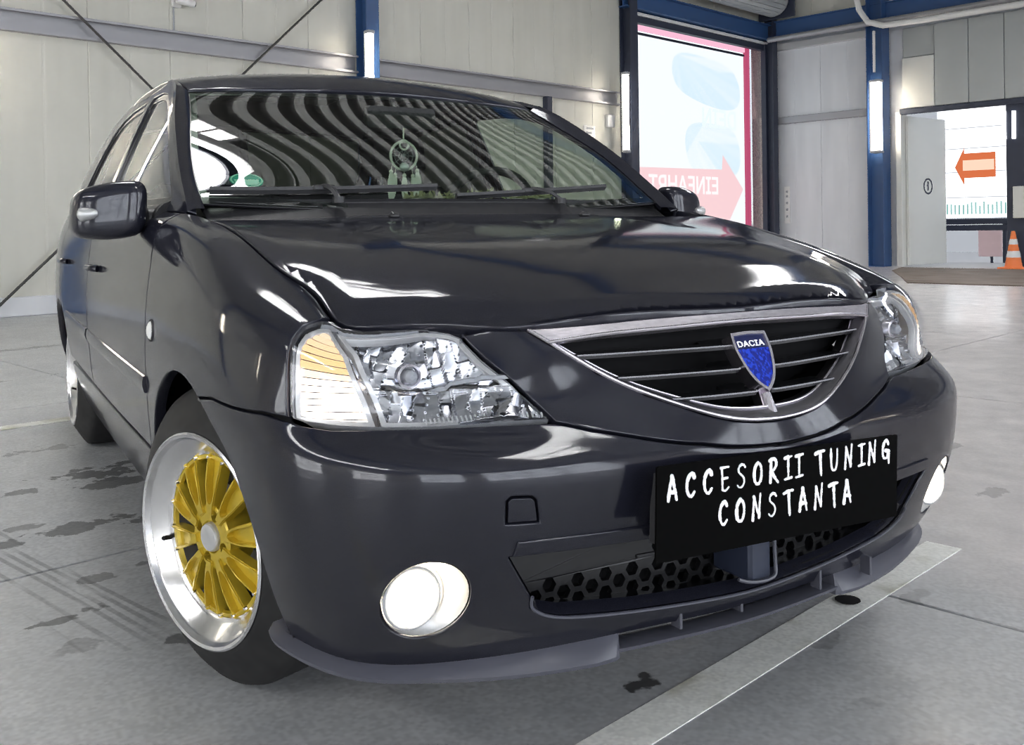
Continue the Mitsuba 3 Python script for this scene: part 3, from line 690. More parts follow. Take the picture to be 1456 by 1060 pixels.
# ---------------------------------------------------------------- the car's master surfaces (x backwards from the nose, y to the car's right, z up)
COLS = [
 [(.105,0,.216),(.066,0,.277),(.030,0,.35),(.004,0,.43),(-.012,0,.495),(-.014,0,.522),(-.010,0,.537),(.045,0,.66),(.080,0,.712),(.105,0,.748)],
 [(.118,.2,.217),(.082,.2,.277),(.047,.2,.35),(.022,.2,.43),(.008,.2,.497),(.007,.2,.530),(.015,.2,.553),(.073,.2,.665),(.101,.2,.711),(.125,.2,.744)],
 [(.150,.4,.213),(.115,.4,.277),(.080,.4,.35),(.056,.4,.43),(.042,.4,.500),(.047,.4,.545),(.096,.4,.598),(.128,.4,.665),(.148,.412,.705),(.168,.42,.738)],
 [(.200,.55,.210),(.158,.555,.27),(.122,.56,.35),(.098,.56,.43),(.084,.56,.505),(.095,.56,.553),(.165,.56,.602),(.198,.560,.668),(.236,.558,.708),(.275,.555,.742)],
 [(.270,.67,.215),(.220,.68,.275),(.185,.685,.35),(.165,.69,.43),(.157,.69,.510),(.169,.69,.560),(.220,.68,.603),(.238,.690,.670),(.272,.685,.724),(.352,.655,.748)],
 [(.360,.724,.225),(.305,.737,.28),(.272,.750,.35),(.255,.759,.43),(.249,.767,.512),(.257,.767,.562),(.287,.763,.606),(.303,.757,.677),(.328,.737,.745),(.430,.663,.780)],
 [(.500,.752,.235),(.470,.768,.29),(.455,.784,.36),(.450,.799,.44),(.448,.810,.522),(.450,.820,.572),(.455,.820,.617),(.465,.814,.700),(.490,.785,.785),(.550,.686,.825)],
 [(.75,.775,.230),(.75,.803,.31),(.75,.826,.39),(.75,.840,.47),(.75,.845,.55),(.75,.848,.610),(.75,.848,.670),(.75,.836,.775),(.75,.805,.850),(.76,.706,.885)],
 [(1.05,.790,.220),(1.05,.820,.31),(1.05,.840,.40),(1.05,.850,.48),(1.05,.856,.56),(1.05,.858,.630),(1.05,.856,.720),(1.05,.842,.825),(1.05,.818,.897),(1.05,.735,.940)],
 [(1.50,.785,.220),(1.5,.820,.31),(1.5,.843,.40),(1.5,.853,.48),(1.5,.860,.56),(1.5,.863,.640),(1.5,.861,.730),(1.5,.846,.850),(1.50,.832,.915),(1.5,.800,.960)],
 [(2.10,.785,.220),(2.1,.820,.31),(2.1,.845,.40),(2.1,.856,.48),(2.1,.862,.56),(2.1,.866,.640),(2.1,.864,.735),(2.1,.850,.860),(2.10,.835,.925),(2.1,.803,.972)],
 [(2.80,.785,.220),(2.8,.820,.31),(2.8,.845,.40),(2.8,.857,.48),(2.8,.864,.56),(2.8,.868,.645),(2.8,.866,.740),(2.8,.852,.870),(2.80,.832,.936),(2.8,.805,.986)],
 [(3.40,.780,.230),(3.4,.815,.32),(3.4,.840,.41),(3.4,.852,.49),(3.4,.860,.57),(3.4,.864,.650),(3.4,.860,.750),(3.4,.842,.880),(3.40,.815,.950),(3.4,.792,1.00)],
 [(3.90,.730,.250),(3.9,.770,.34),(3.9,.797,.43),(3.9,.807,.51),(3.9,.813,.58),(3.9,.815,.660),(3.9,.812,.760),(3.9,.796,.890),(3.90,.772,.955),(3.9,.745,1.00)],
 [(4.15,.620,.270),(4.17,.660,.36),(4.18,.690,.44),(4.18,.700,.52),(4.18,.705,.59),(4.18,.706,.670),(4.175,.702,.770),(4.16,.690,.890),(4.145,.668,.945),(4.13,.640,.98)],
 [(4.22,.35,.280),(4.24,.36,.37),(4.25,.37,.45),(4.25,.37,.53),(4.25,.37,.60),(4.25,.37,.680),(4.245,.37,.780),(4.23,.36,.890),(4.21,.36,.945),(4.19,.35,.97)],
 [(4.24,0,.280),(4.26,0,.37),(4.27,0,.45),(4.27,0,.53),(4.27,0,.60),(4.27,0,.680),(4.265,0,.780),(4.25,0,.890),(4.23,0,.945),(4.21,0,.97)],
]
G = np.array(COLS, float)                       # (columns, rows, 3)
G[7:, :, 1] *= np.array([.993, .984, .978, .970, .957, .952, .96, .97, 1, 1])[:, None]
GU = np.r_[0, np.cumsum(np.linalg.norm(np.diff(G, axis=0), axis=2).mean(1))]
GV = np.r_[0, np.cumsum(np.linalg.norm(np.diff(G, axis=1), axis=2).mean(0))]
# the mirror half goes in too, so that the surface crosses the centre line smoothly
GM = np.concatenate([(G[1:] * [1, -1, 1])[::-1], G]); GMU = np.r_[-GU[1:][::-1], GU]
MASTER = [RectBivariateSpline(GMU, GV, GM[..., k], kx=3, ky=3, s=0) for k in range(3)]
VT = GV[-1]
BODY = Surf(lambda u, v: np.stack([m(u, v, grid=False) for m in MASTER], 1), -1.0)
_gu, _gv = np.meshgrid(np.linspace(0, GU[-1], 500), np.linspace(0, VT, 120), indexing='ij')
_guv = np.c_[_gu.ravel(), _gv.ravel()]; _gx = BODY(_guv)
from scipy.spatial import cKDTree
_gt = cKDTree(_gx)
def uv_near(X, axes=(0, 1, 2), umin=0.0, umax=9.0):
    """The (u, v) of the body surface nearest to the points, or matching them in two axes only."""
    X = np.atleast_2d(np.asarray(X, float)); ax = list(axes); out = []
    ok = (_guv[:, 0] >= umin) & (_guv[:, 0] <= umax)
    for x in X:
        i = np.where(ok)[0][((_gx[ok][:, ax] - x) ** 2).sum(1).argmin()]
        w = _guv[i].copy()
        for _ in range(8):
            e = 1e-4; f0 = BODY(w)[0, ax] - x
            J = np.stack([(BODY(w + d)[0, ax] - x - f0) / e for d in (np.array([e, 0]), np.array([0, e]))], 1)
            w = w - np.linalg.lstsq(J, f0, rcond=None)[0]
            w[1] = np.clip(w[1], 0, VT)
        out.append(w)
    return np.array(out)
def side_uv(xz): return uv_near(xz, (0, 2), umin=.75, umax=4.7)
def both(half):
    """The half polygon (u >= 0) with its mirror image, as one."""
    p = Polygon(half).buffer(0); q = affinity.scale(p, -1, 1, origin=(0, 0))
    return shapely.union_all([p.buffer(1e-5), q.buffer(1e-5)]).buffer(-1e-5)
# ---------------------------------------------------------------- the car: outlines of its panels as points on the body
CAR = 'car'
prop(CAR, 'dark grey metallic sedan with gold deep-dish wheels parked on the concrete floor', 'car')
def part(name, mesh, m, smooth=False, **k): return obj('car__' + name, mesh, m, smooth, **k)
SEAM = [(-.012, 0, .533), (-.003, .115, .540), (.007, .166, .549), (.034, .26, .564), (.067, .345, .583), (.093, .395, .596), (.112, .448, .597), (.137, .509, .597), (.163, .57, .597),
        (.198, .648, .598), (.237, .714, .599), (.269, .748, .604), (.287, .762, .608), (.34, .791, .616), (.525, .829, .616), (.598, .835, .607)]
HL = [(.098, .398, .601), (.132, .487, .601), (.166, .568, .600), (.199, .642, .601), (.234, .703, .604), (.271, .747, .608), (.290, .762, .612), (.302, .760, .660), (.315, .753, .713),
      (.321, .745, .732), (.328, .726, .751), (.340, .693, .757), (.353, .664, .750), (.319, .660, .745), (.300, .602, .741), (.265, .544, .740), (.236, .510, .736), (.220, .496, .729), (.178, .474, .692), (.136, .433, .644)]
VEE = [(.160, .405, .737), (.139, .379, .717), (.098, .309, .666), (.062, .237, .628), (.026, .149, .594), (.013, .099, .580), (.006, .047, .573), (.004, 0, .571)]
AX, AZ, AR = .74, .28, .355        # front wheel arch
BX, BZ, BR = 3.373, .285, .345     # rear wheel arch
WHEEL_F, WHEEL_R, STEER = np.array([.757, .806, .301]), np.array([3.373, .775, .301]), .329
seam_uv, hl_uv, vee_uv = uv_near(SEAM), uv_near(HL), uv_near(VEE)
seam_uv[0, 0] = 0; vee_uv[-1, 0] = 0
def arc(cx, cz, r, a0, a1, n=28):
    t = np.radians(np.linspace(a0, a1, n)); return np.c_[cx + r * np.cos(t), cz + r * np.sin(t)]
ang = math.degrees(math.atan2(.607 - AZ, .598 - AX))
arch_front = side_uv(arc(AX, AZ, AR, ang, 187, 20)[1:])
bump_bottom = [(u, 0) for u in np.linspace(arch_front[-1][0] + .01, 0, 24)]
bump = np.vstack([seam_uv, arch_front, bump_bottom])
# openings of the bumper
LOW = [(.080, 0, .250), (.083, .106, .254), (.094, .248, .261), (.108, .377, .275), (.109, .416, .289), (.104, .437, .306), (.097, .440, .326), (.084, .486, .400), (.064, .403, .401), (.049, .321, .401), (.030, .2, .401), (.012, 0, .401)]
low_uv = uv_near(LOW); low_uv[0, 0] = low_uv[-1, 0] = 0
low_poly = both(low_uv)
fog_c = np.array([.600, .338])
fog_uv = uv_near([(.12, .600 + .062 * math.cos(t), .338 + .065 * math.sin(t)) for t in np.linspace(0, 2 * np.pi, 40, endpoint=False)], (1, 2), umax=1.1) if False else None
def front_uv(yz): return uv_near(yz, (1, 2), umax=.86)
fog_uv = front_uv([(.600 + .061 * math.cos(t), .338 + .065 * math.sin(t)) for t in np.linspace(0, 2 * np.pi, 40, endpoint=False)])
hook_uv = front_uv([(.497, .458), (.499, .492), (.493, .498), (.463, .496), (.456, .490), (.449, .456)])
fog_poly, hook_poly = Polygon(fog_uv), Polygon(hook_uv)
fogs = shapely.union_all([fog_poly, affinity.scale(fog_poly, -1, 1, origin=(0, 0))])
bumper_poly = both(bump).difference(low_poly).difference(fogs).difference(hook_poly)
part('front_bumper', panel(BODY, bumper_poly, .012, .008, gap=.002, bevel=.003, depth=.03), M_PAINT)
part('tow_cover', panel(BODY, hook_poly, .01, .006, gap=.0015, bevel=.001, depth=.008), M_PAINT)
part('bumper_strip', panel(BODY, both(front_uv([(0, .4035), (.2, .4035), (.35, .4035), (.483, .4035), (.478, .427), (.35, .427), (.2, .427), (0, .428)])), .01, .008, gap=0, bevel=.002, depth=.006, lift=.004), M_PAINT)
# nose panel round the grille
nose_half = np.vstack([seam_uv[:6], hl_uv[0:1] * 1.0, hl_uv[::-1][:4], uv_near([(.198, .449, .739)]), vee_uv])
nose_half[:, 1] = np.minimum(nose_half[:, 1], VT)
nose = both(np.vstack([seam_uv[:6], hl_uv[-1:], hl_uv[-2:-1], hl_uv[-3:-2], [[.455, VT]], [[vee_uv[0][0] + .004, VT]], vee_uv]))
part('nose_panel', panel(BODY, nose, .010, .008, gap=.002, bevel=.0025, depth=.02), M_PAINT)
# fenders
ub = lambda x: float(np.interp(x, _gx[119::120][:, 0][60:], np.linspace(0, GU[-1], 500)[60:]))   # u of the top edge at x (beyond the corner)
arch_f = side_uv(arc(AX, AZ, AR, -6, ang, 40))
door_gap = side_uv([(1.125, .245), (1.122, .40), (1.092, .58), (1.088, .72), (1.100, .84), (1.135, .905)])
top_f = [(u, VT) for u in np.linspace(ub(1.17), hl_uv[12][0] + .012, 40)]
fend = np.vstack([[[arch_f[0][0], .012]], [[door_gap[0][0], .012]], door_gap, top_f, hl_uv[11:5:-1], seam_uv[13:], arch_f[::-1]])
for mir in (False, True):
    part('fender', panel(BODY, fend, .014, .008, gap=.002, bevel=.003, depth=.02, mirror=mir), M_PAINT)
# doors, sills, quarters
def sv(p): return side_uv(p)
d1 = np.vstack([sv([(1.125, .415), (2.215, .42), (2.22, .60), (2.225, .80)]), [(ub(2.23), VT)], [(u, VT) for u in np.linspace(ub(2.2), ub(1.18), 30)], door_gap[::-1][:-1]])
d2 = np.vstack([sv([(2.225, .42), (2.95, .425)]), sv(arc(BX, BZ, BR + .03, 158, 112, 14)), sv([(3.26, .72), (3.30, .85)]), [(ub(3.34), VT)], [(u, VT) for u in np.linspace(ub(3.3), ub(2.24), 24)], sv([(2.235, .80), (2.23, .60)])])
qd = np.vstack([sv(arc(BX, BZ, BR, 112, -8, 40)), sv([(3.84, .27), (3.86, .6), (3.87, .8)]), [(ub(3.87), VT)], [(u, VT) for u in np.linspace(ub(3.85), ub(3.35), 12)], sv([(3.305, .85), (3.265, .72)])])
sl = np.vstack([sv([(1.13, .235), (2.0, .225), (3.02, .235), (3.035, .30), (3.015, .405), (2.2, .41), (1.13, .405)])])
rr = np.vstack([sv([(3.845, .27), (3.865, .6), (3.875, .8)]), [(ub(3.875), VT)], [(u, VT) for u in np.linspace(ub(3.9), GU[-1], 20)], [(u, .01) for u in np.linspace(GU[-1], ub(3.95), 20)]])
for mir in (False, True):
    part('front_door', panel(BODY, d1, .022, .010, gap=.0025, bevel=.003, depth=.02, mirror=mir), M_PAINT)
    part('rear_door', panel(BODY, d2, .03, .012, gap=.0025, bevel=.003, depth=.02, mirror=mir), M_PAINT)
    part('rear_quarter', panel(BODY, qd, .03, .012, gap=.0025, bevel=.003, depth=.02, mirror=mir), M_PAINT)
    part('sill', panel(BODY, sl, .03, .012, gap=.002, bevel=.004, depth=.03, mirror=mir), M_PAINT)
    part('rear_body', panel(BODY, rr, .04, .02, gap=.002, bevel=.003, depth=.02, mirror=mir), M_PAINT)
# dark inner shell behind the gaps
shell_half = Polygon([(0, .03), (GU[-1], .03), (GU[-1], VT - .01), (0, VT - .01)])
wells = [Polygon(np.vstack([side_uv(arc(AX, AZ, AR + .004, 0, 180, 24)), [[side_uv([(AX - AR, .25)])[0][0], -.1], [side_uv([(AX + AR, .25)])[0][0], -.1]]])),
         Polygon(np.vstack([side_uv(arc(BX, BZ, BR + .004, 0, 180, 24)), [[side_uv([(BX - BR, .25)])[0][0], -.1], [side_uv([(BX + BR, .25)])[0][0], -.1]]]))]
shell = shell_half.difference(Polygon(hl_uv).buffer(.004)).difference(fog_poly.buffer(.004)).difference(shapely.union_all(wells))
shell = shell.difference(Polygon(np.vstack([[[-.1, .1]], low_uv, [[-.1, .3]]])).buffer(0)).difference(Polygon(np.vstack([vee_uv, [[-.1, .5]], [[-.1, VT + .1], [.4, VT + .1]]])).buffer(.002))
for mir in (False, True):
    part('inner_shell', panel(BODY, shell, .05, .03, gap=.002, bevel=.001, depth=.004, lift=-.016, mirror=mir), M_DARK)

# hood
HP = []
for u in np.r_[np.linspace(0, hl_uv[12][0], 12), np.linspace(hl_uv[12][0] + .03, ub(1.03), 12)]:
    HP.append(BODY([u, VT])[0] + [0, 0, .002])
top_edge = np.array(HP)
def hood_lift(x): return .018 * np.clip((.85 - x) / .4, 0, 1)
def hood_mid(x):
    d = x - .105; return .751 + .30 * d - .112 * d * d + float(hood_lift(x))
mid = []
for x in np.r_[np.linspace(.13, 1.0, 14), 1.08, 1.15]:
    ye, ze, zc = float(np.interp(x, top_edge[:, 0], top_edge[:, 1])), float(np.interp(x, top_edge[:, 0], top_edge[:, 2])), hood_mid(x)
    ze += float(hood_lift(x))
    if x > 1.03: ye, ze = .69, .926
    ex = float(np.interp(x, [.4, .9], [4, 2.5]))
    for q in (0, .25, .5, .7, .85, 1):
        if q and x < .16: continue
        mid.append((x, q * ye, zc - (zc - ze) * q ** ex))
hp = np.array(mid); hp = np.vstack([hp, hp[hp[:, 1] > .01] * [1, -1, 1]])
def even_poly(pts, wts, nx, ny, x0, xs, ys):
    """Least-squares height polynomial, even in y: as smooth as pressed sheet."""
    def basis(x, y):
        a, b = (x - x0) / xs, (y / ys) ** 2
        return np.stack([a ** i * b ** j for i in range(nx + 1) for j in range(ny + 1) if i + 1.5 * j <= nx + 1], 1)
    B = basis(pts[:, 0], pts[:, 1]); w = np.asarray(wts)[:, None]
    co = np.linalg.lstsq(np.vstack([B * w, 2e-4 * np.eye(B.shape[1])]), np.r_[pts[:, 2] * w[:, 0], np.zeros(B.shape[1])], rcond=None)[0]
    return lambda q: basis(q[:, 0], q[:, 1]) @ co
_hood = even_poly(hp, np.ones(len(hp)), 6, 3, .6, .55, .7)
def crease(x, y):
    """the raised middle of the hood, its edge running from the headlight corner to the windscreen"""
    yc = .515 - .15 * np.clip((x - .25) / .85, -1, 2)
    s = 1 / (1 + np.exp(-(yc - np.abs(y)) / .016))
    return .005 * s * np.clip((x - .13) / .15, 0, 1) * np.clip((1.2 - x) / .12, 0, 1)
fe = BODY(np.c_[np.linspace(0, hl_uv[12][0], 30), np.full(30, VT)])[:, :2]
se = BODY(np.c_[np.linspace(hl_uv[12][0] + .02, ub(.99), 30), np.full(30, VT)])[:, :2]
re = spline_pts([(1.03, .690), (1.09, .60), (1.125, .35), (1.14, 0)], 20)
half = np.vstack([fe, se, re]); half = half[half[:, 1] >= -1e-6]
hood_poly = full(half)
_hedge = hood_poly.exterior
def _roll(x, y):
    """the sheet rolls down to its front and side edges"""
    d = shapely.distance(shapely.points(x, y), _hedge)
    return -hood_lift(x) * np.clip(1 - d / .045, 0, 1) ** 2
HOOD = Surf(lambda x, y: np.stack([x, y, _hood(np.c_[x, y]) + crease(x, y) + _roll(x, y)], 1), 1.0, 1e-3)
part('hood', panel(HOOD, hood_poly, .014, .010, gap=.0025, bevel=.004, depth=.022), M_PAINT)

# windscreen
WC = np.array([(1.21, .686, .980), (1.265, .685, 1.013), (1.423, .667, 1.119), (1.566, .638, 1.203), (1.802, .593, 1.326)])
WM = np.array([(1.155, 0, .958), (1.215, 0, 1.003), (1.385, 0, 1.123), (1.525, 0, 1.212), (1.742, 0, 1.340)])
_wt = np.r_[0, np.cumsum(np.linalg.norm(np.diff(WC, axis=0), axis=1))]
_wc, _wm = CubicSpline(_wt, WC), CubicSpline(_wt, WM)
WT = _wt[-1]
def _wind(s, t):
    c, m = _wc(t), _wm(t); k = (np.abs(s) ** 2.0)[:, None]
    p = m * (1 - k) + c * k; p[:, 1] = s * c[:, 1]; return p
WIND = Surf(_wind, -1.0)
_n = WIND.normal([[0, .3]])[0]
if _n[0] > 0: WIND.sign = 1.0
wp = sbox(-1, .0, 1, WT)
part('windscreen', panel(WIND, wp, .035, .02, gap=0, bevel=.0005, depth=.001), M_GLASS)
def wstrip(poly): return poly
rim = sbox(-1.012, -.004, 1.012, WT + .006).difference(sbox(-.972, .035, .972, WT - .022))
part('windscreen_seal', panel(WIND, rim, .02, .02, gap=0, bevel=.001, depth=.004, lift=-.004), M_GLOSSBLACK)

# roof
RP = [(1.742, 0, 1.348), (1.80, 0, 1.387), (1.9, 0, 1.420), (2.05, 0, 1.445), (2.3, 0, 1.460), (2.6, 0, 1.462), (2.9, 0, 1.448), (3.25, 0, 1.405),
      (1.755, .3, 1.344), (1.82, .3, 1.380), (1.92, .3, 1.411), (2.1, .3, 1.436), (2.4, .3, 1.449), (2.9, .3, 1.436), (3.25, .3, 1.393),
      (1.785, .5, 1.336), (1.86, .5, 1.372), (1.97, .5, 1.402), (2.2, .5, 1.424), (2.5, .5, 1.429), (2.9, .5, 1.417), (3.22, .5, 1.373),
      (1.806, .597, 1.332), (1.90, .604, 1.364), (2.02, .607, 1.387), (2.3, .607, 1.404), (2.6, .604, 1.407), (2.9, .595, 1.394), (3.2, .578, 1.352)]
rp = np.array(RP); rp = np.vstack([rp, rp[rp[:, 1] > 0] * [1, -1, 1]])
_roof = even_poly(rp, np.ones(len(rp)), 5, 3, 2.5, .75, .6)
ROOF = Surf(lambda x, y: np.stack([x, y, _roof(np.c_[x, y])], 1), 1.0, 1e-3)
rh = np.array([(1.742, 0), (1.755, .3), (1.785, .5), (1.806, .597), (1.90, .604), (2.02, .607), (2.3, .607), (2.6, .604), (2.9, .595), (3.2, .578), (3.25, .3), (3.26, 0)])
rh = np.vstack([spline_pts(rh[:4], 12), spline_pts(rh[3:10], 20)[1:], spline_pts(rh[9:], 8)[1:]])
part('roof', panel(ROOF, full(rh), .03, .015, gap=.001, bevel=.006, depth=.02), M_PAINT)
part('roof_lining', panel(ROOF, full(rh).buffer(-.01), .06, .05, gap=0, bevel=.001, depth=.002, lift=-.03), M_LINING)

# greenhouse sides as a surface over (x, z)
_bt = _gx[119::120]; _sel = _bt[:, 0] > .9
_bx = interp1d(_bt[_sel][:-30, 0], _bt[_sel][:-30, 1], fill_value='extrapolate'); _bz = interp1d(_bt[_sel][:-30, 0], _bt[_sel][:-30, 2], fill_value='extrapolate')
_xs = np.linspace(1.0, 3.9, 80)
_by = CubicSpline(_xs, np.convolve(np.pad(_bx(_xs), 4, 'edge'), np.ones(9) / 9, 'valid')); _bzz = CubicSpline(_xs, np.convolve(np.pad(_bz(_xs), 4, 'edge'), np.ones(9) / 9, 'valid'))
def _green(x, z):
    h = z - _bzz(np.clip(x, 1, 3.9))
    y = _by(np.clip(x, 1, 3.9)) - .34 * h - .20 * np.maximum(h, 0) ** 2
    return np.stack([x, y, z], 1)
GREEN = Surf(_green, -1.0, 1e-3)
if GREEN.normal([[2.0, 1.1]])[0][1] < 0: GREEN.sign = 1.0
pil = [(1.155, .955), (1.215, 1.000), (1.265, 1.033), (1.423, 1.140), (1.566, 1.226), (1.70, 1.300), (1.80, 1.345), (1.90, 1.373), (2.02, 1.394), (2.3, 1.411), (2.6, 1.413), (2.9, 1.400), (3.2, 1.356), (3.5, 1.19), (3.72, 1.03), (3.74, 1.0)]
bot = [(x, float(_bzz(x)) + .002) for x in np.linspace(3.7, 1.17, 24)]
win1 = spline_pts([(1.30, .99), (1.42, 1.085), (1.57, 1.178), (1.72, 1.255), (1.84, 1.300)], 12).tolist() + [(1.93, 1.322), (2.05, 1.338), (2.25, 1.348), (2.275, 1.33), (2.26, .995)]
win2 = [(2.375, 1.0), (2.375, 1.335), (2.39, 1.346), (2.65, 1.345), (2.85, 1.33), (2.97, 1.30), (3.07, 1.23), (3.17, 1.10), (3.20, 1.03), (3.17, 1.012)]
frame_poly = Polygon(pil + bot).buffer(0).difference(Polygon(win1).buffer(.012)).difference(Polygon(win2).buffer(.012))
for mir in (False, True):
    part('side_frame', panel(GREEN, frame_poly, .025, .012, gap=0, bevel=.004, depth=.02, mirror=mir), M_PAINT)
    for w in (win1, win2):
        k = part('side_window', panel(GREEN, Polygon(w).buffer(.008), .05, .03, gap=0, bevel=.0005, depth=.001, lift=-.010, mirror=mir), M_SIDEGLASS if w is win1 else M_TINT)
        part(k[5:] + '__seal', panel(GREEN, Polygon(w).buffer(.012).difference(Polygon(w).buffer(-.006)), .02, .012, gap=0, bevel=.002, depth=.006, lift=-.006, mirror=mir), M_GLOSSBLACK)
    # pillar face between frame and glass
    pt = np.array([(1.155, .955), (1.215, 1.000), (1.265, 1.033), (1.423, 1.140), (1.566, 1.226), (1.70, 1.300), (1.80, 1.345)])
    outer = GREEN(spline_pts(pt, 40)); tt = np.linspace(-.03, WT, 40)
    inner = WIND(np.c_[np.full(40, 1.006), np.clip(tt, 0, WT)])
    inner[0] = inner[0] + [-.03, 0, -.02]
    nn = unit_rows(np.cross(np.gradient(outer, axis=0), inner - outer)); nn *= np.sign(-nn[:, :1])
    midp = (outer + inner) / 2 + nn * .006
    rows = [outer - nn * .012, outer + nn * .0005, midp, inner + nn * .002, inner - nn * .012]
    V = np.stack(rows, 1).reshape(-1, 3); F_ = []
    for i in range(39):
        for j in range(4):
            a = i * 5 + j; F_ += [[a, a + 5, a + 6], [a, a + 6, a + 1]]
    pm = trimesh.Trimesh(V, F_, process=False)
    if (pm.face_normals.mean(0) * nn.mean(0)).sum() < 0: pm.invert()
    part('windscreen_pillar', mirrored(pm) if mir else pm, M_PAINT, 50)

# rear glass and boot lid
RG = Surf(lambda s, t: np.stack([3.24 + .48 * t - .05 * s * s * 0, s * (.57 - .0 * t + .08 * t), 1.40 - .40 * t - .04 * s * s], 1), 1.0)
if RG.normal([[0, .5]])[0][0] < 0: RG.sign = -1.0
part('rear_window', panel(RG, sbox(-.93, .06, .93, .96), .1, .05, gap=0, bevel=.001, depth=.002), M_TINT)
part('rear_window_frame', panel(RG, sbox(-1.03, -.02, 1.03, 1.04).difference(sbox(-.93, .06, .93, .96)), .06, .05, gap=0, bevel=.002, depth=.02), M_PAINT)
te = BODY(np.c_[np.linspace(ub(3.68), GU[-1], 24), np.full(24, VT)])
tp = np.vstack([te, te[:-1][::-1] * [1, -1, 1]])
_deck = RBFInterpolator(np.vstack([tp[:, :2], [[3.72, 0], [3.72, .4], [3.72, -.4], [4.0, 0], [4.0, .3], [4.0, -.3]]]), np.r_[tp[:, 2], 1.01, 1.008, 1.008, 1.012, 1.008, 1.008], kernel='thin_plate_spline', smoothing=1e-4)
DECK = Surf(lambda x, y: np.stack([x, y, _deck(np.c_[x, y])], 1), 1.0, 1e-3)
part('boot_lid', panel(DECK, full(te[:, :2]), .06, .03, gap=.002, bevel=.003, depth=.02), M_PAINT)
# ---------------------------------------------------------------- grille, badge
vee3 = BODY(vee_uv); vee_full = np.vstack([vee3, vee3[:-1][::-1] * [1, -1, 1]])
vs = spline_pts(vee3, 30); vs = np.vstack([vs, vs[:-1][::-1] * [1, -1, 1]])
ctr = np.array([.06, 0, .70])
inw = ctr - vs; inw[:, 0] = 0; inw = unit_rows(inw)
inner_v = vs + inw * .020 + [.020, 0, 0]
rows = [vs + [.006, 0, 0], vs + [-.001, 0, 0], vs + inw * .006 + [-.001, 0, 0], inner_v, inner_v + [.02, 0, 0]]
V = np.stack(rows, 1).reshape(-1, 3); R_ = len(rows); F_ = []
for i in range(len(vs) - 1):
    for j in range(R_ - 1):
        a = i * R_ + j; F_ += [[a, a + R_, a + R_ + 1], [a, a + R_ + 1, a + 1]]
gm = trimesh.Trimesh(V, F_, process=False)
if gm.face_normals[:, 0].mean() > 0: gm.invert()
part('grille_frame', gm, M_DARKCHROME, 40)
part('grille_frame__bright_line', tube(vs + inw * .003 + [-.003, 0, 0], .0036, 8), M_CHROME, 30)
part('grille_frame__bright_line', tube(inner_v + [-.001, 0, 0], .0026, 8), M_CHROME, 30)
sl_low = [(.139, .379, .717), (.121, .278, .726), (.110, .168, .729), (.096, 0, .733)]
slu = uv_near(sl_low); slu[-1, 0] = 0
strip_half = np.vstack([slu[::-1], [[vee_uv[0][0], VT - .003]], [(u, VT - .003) for u in np.linspace(vee_uv[0][0] - .01, 0, 12)]])
part('grille_strip', panel(BODY, both(strip_half), .01, .008, gap=0, bevel=.0015, depth=.02, lift=.004), M_BRUSHED, label='brushed chrome strip above the grille')
edge = BODY(np.vstack([slu, (slu[:-1] * [-1, 1])[::-1]])) + [-.004, 0, 0]
part('grille_strip__bright_edge', tube(spline_pts(edge, 50), .0035, 8), M_CHROME, 30)
bk = Polygon(np.vstack([vee3[:, 1:], (vee3[:-1, 1:] * [-1, 1])[::-1]])).buffer(.01)
bm = xf(prism(bk, .01), frame([.17, 0, 0], [0, 1, 0], [0, 0, 1], [1, 0, 0]))
part('grille_back', bm, M_DARK)
def half_width(z):
    o = np.argsort(vee3[:, 2]); return float(np.interp(z, vee3[o, 2], vee3[o, 1]))
for z in (.690, .652, .614):
    w = half_width(z) - .010
    ys = np.linspace(-w, w, 81)
    uvs = uv_near(np.c_[np.abs(ys), np.full(81, z)], (1, 2), umax=.6); xs = BODY(uvs)[:, 0] + .016 + .05 * np.exp(-(ys / (.030 if z > .63 else .014)) ** 4)
    path = np.c_[xs, ys, np.full(81, z)]
    k = part('grille_slat', sweep(path, [(-.002, -.004), (.045, -.007), (.045, .002), (-.002, .0045)], [0, 0, 1.0]), M_GLOSSBLACK)
    part(k[5:] + '__bright_edge', tube(path + [-.006, 0, .003], .0016, 6), M_RAIL, 30)  # pale strip stands in for light reflected along the slat edge
# badge: shield on a tilted plane
bo, bt_ = np.array([.030, 0, .614]), np.array([.083, 0, .711])
bu = unit(bt_ - bo); br = np.array([0, 1.0, 0]); bn = unit(np.cross(br, bu)); bn = bn if bn[0] < 0 else -bn
bh = np.linalg.norm(bt_ - bo)
BF = frame(bo, -br, bu, np.cross(-br, bu))
if np.cross(-br, bu)[0] > 0: BF = frame(bo, br, bu, np.cross(br, bu))
sh = np.array([(0, 0), (.017, .014), (.031, .036), (.0395, .064), (.0425, .084), (.0405, bh), (0, bh + .002)])
sh_r = np.vstack([spline_pts(sh[:6], 24), sh[6:]])
shield = Polygon(np.vstack([sh_r, (sh_r[1:-1] * [-1, 1])[::-1]]))
inner_s = shield.buffer(-.0055)
part('badge', xf(prism(shield.difference(inner_s), .006), BF), M_CHROME, label='shield badge with a chrome rim and blue field')
part('badge__body', xf(prism(shield.buffer(-.001), .022), BF @ frame([0, 0, -.022], [1, 0, 0], [0, 1, 0], [0, 0, 1])), M_CHROME)
part('badge__blue_field', xf(prism(inner_s.buffer(.0003).intersection(sbox(-1, -1, 1, bh - .030)), .003), BF), M_BLUE)
part('badge__dark_band', xf(prism(inner_s.buffer(.0003).intersection(sbox(-1, bh - .030, 1, 1)), .003), BF), M_BADGEDARK)
tm = text_poly('DACIA', .0105, True); tw = tm.bounds[1, 0] - tm.bounds[0, 0]
tm.apply_scale([.062 / tw, 1, .6]); tm.apply_translation([-.031 - tm.bounds[0, 0], bh - .026, .003])
part('badge__lettering', xf(tm, BF), M_LETTER)
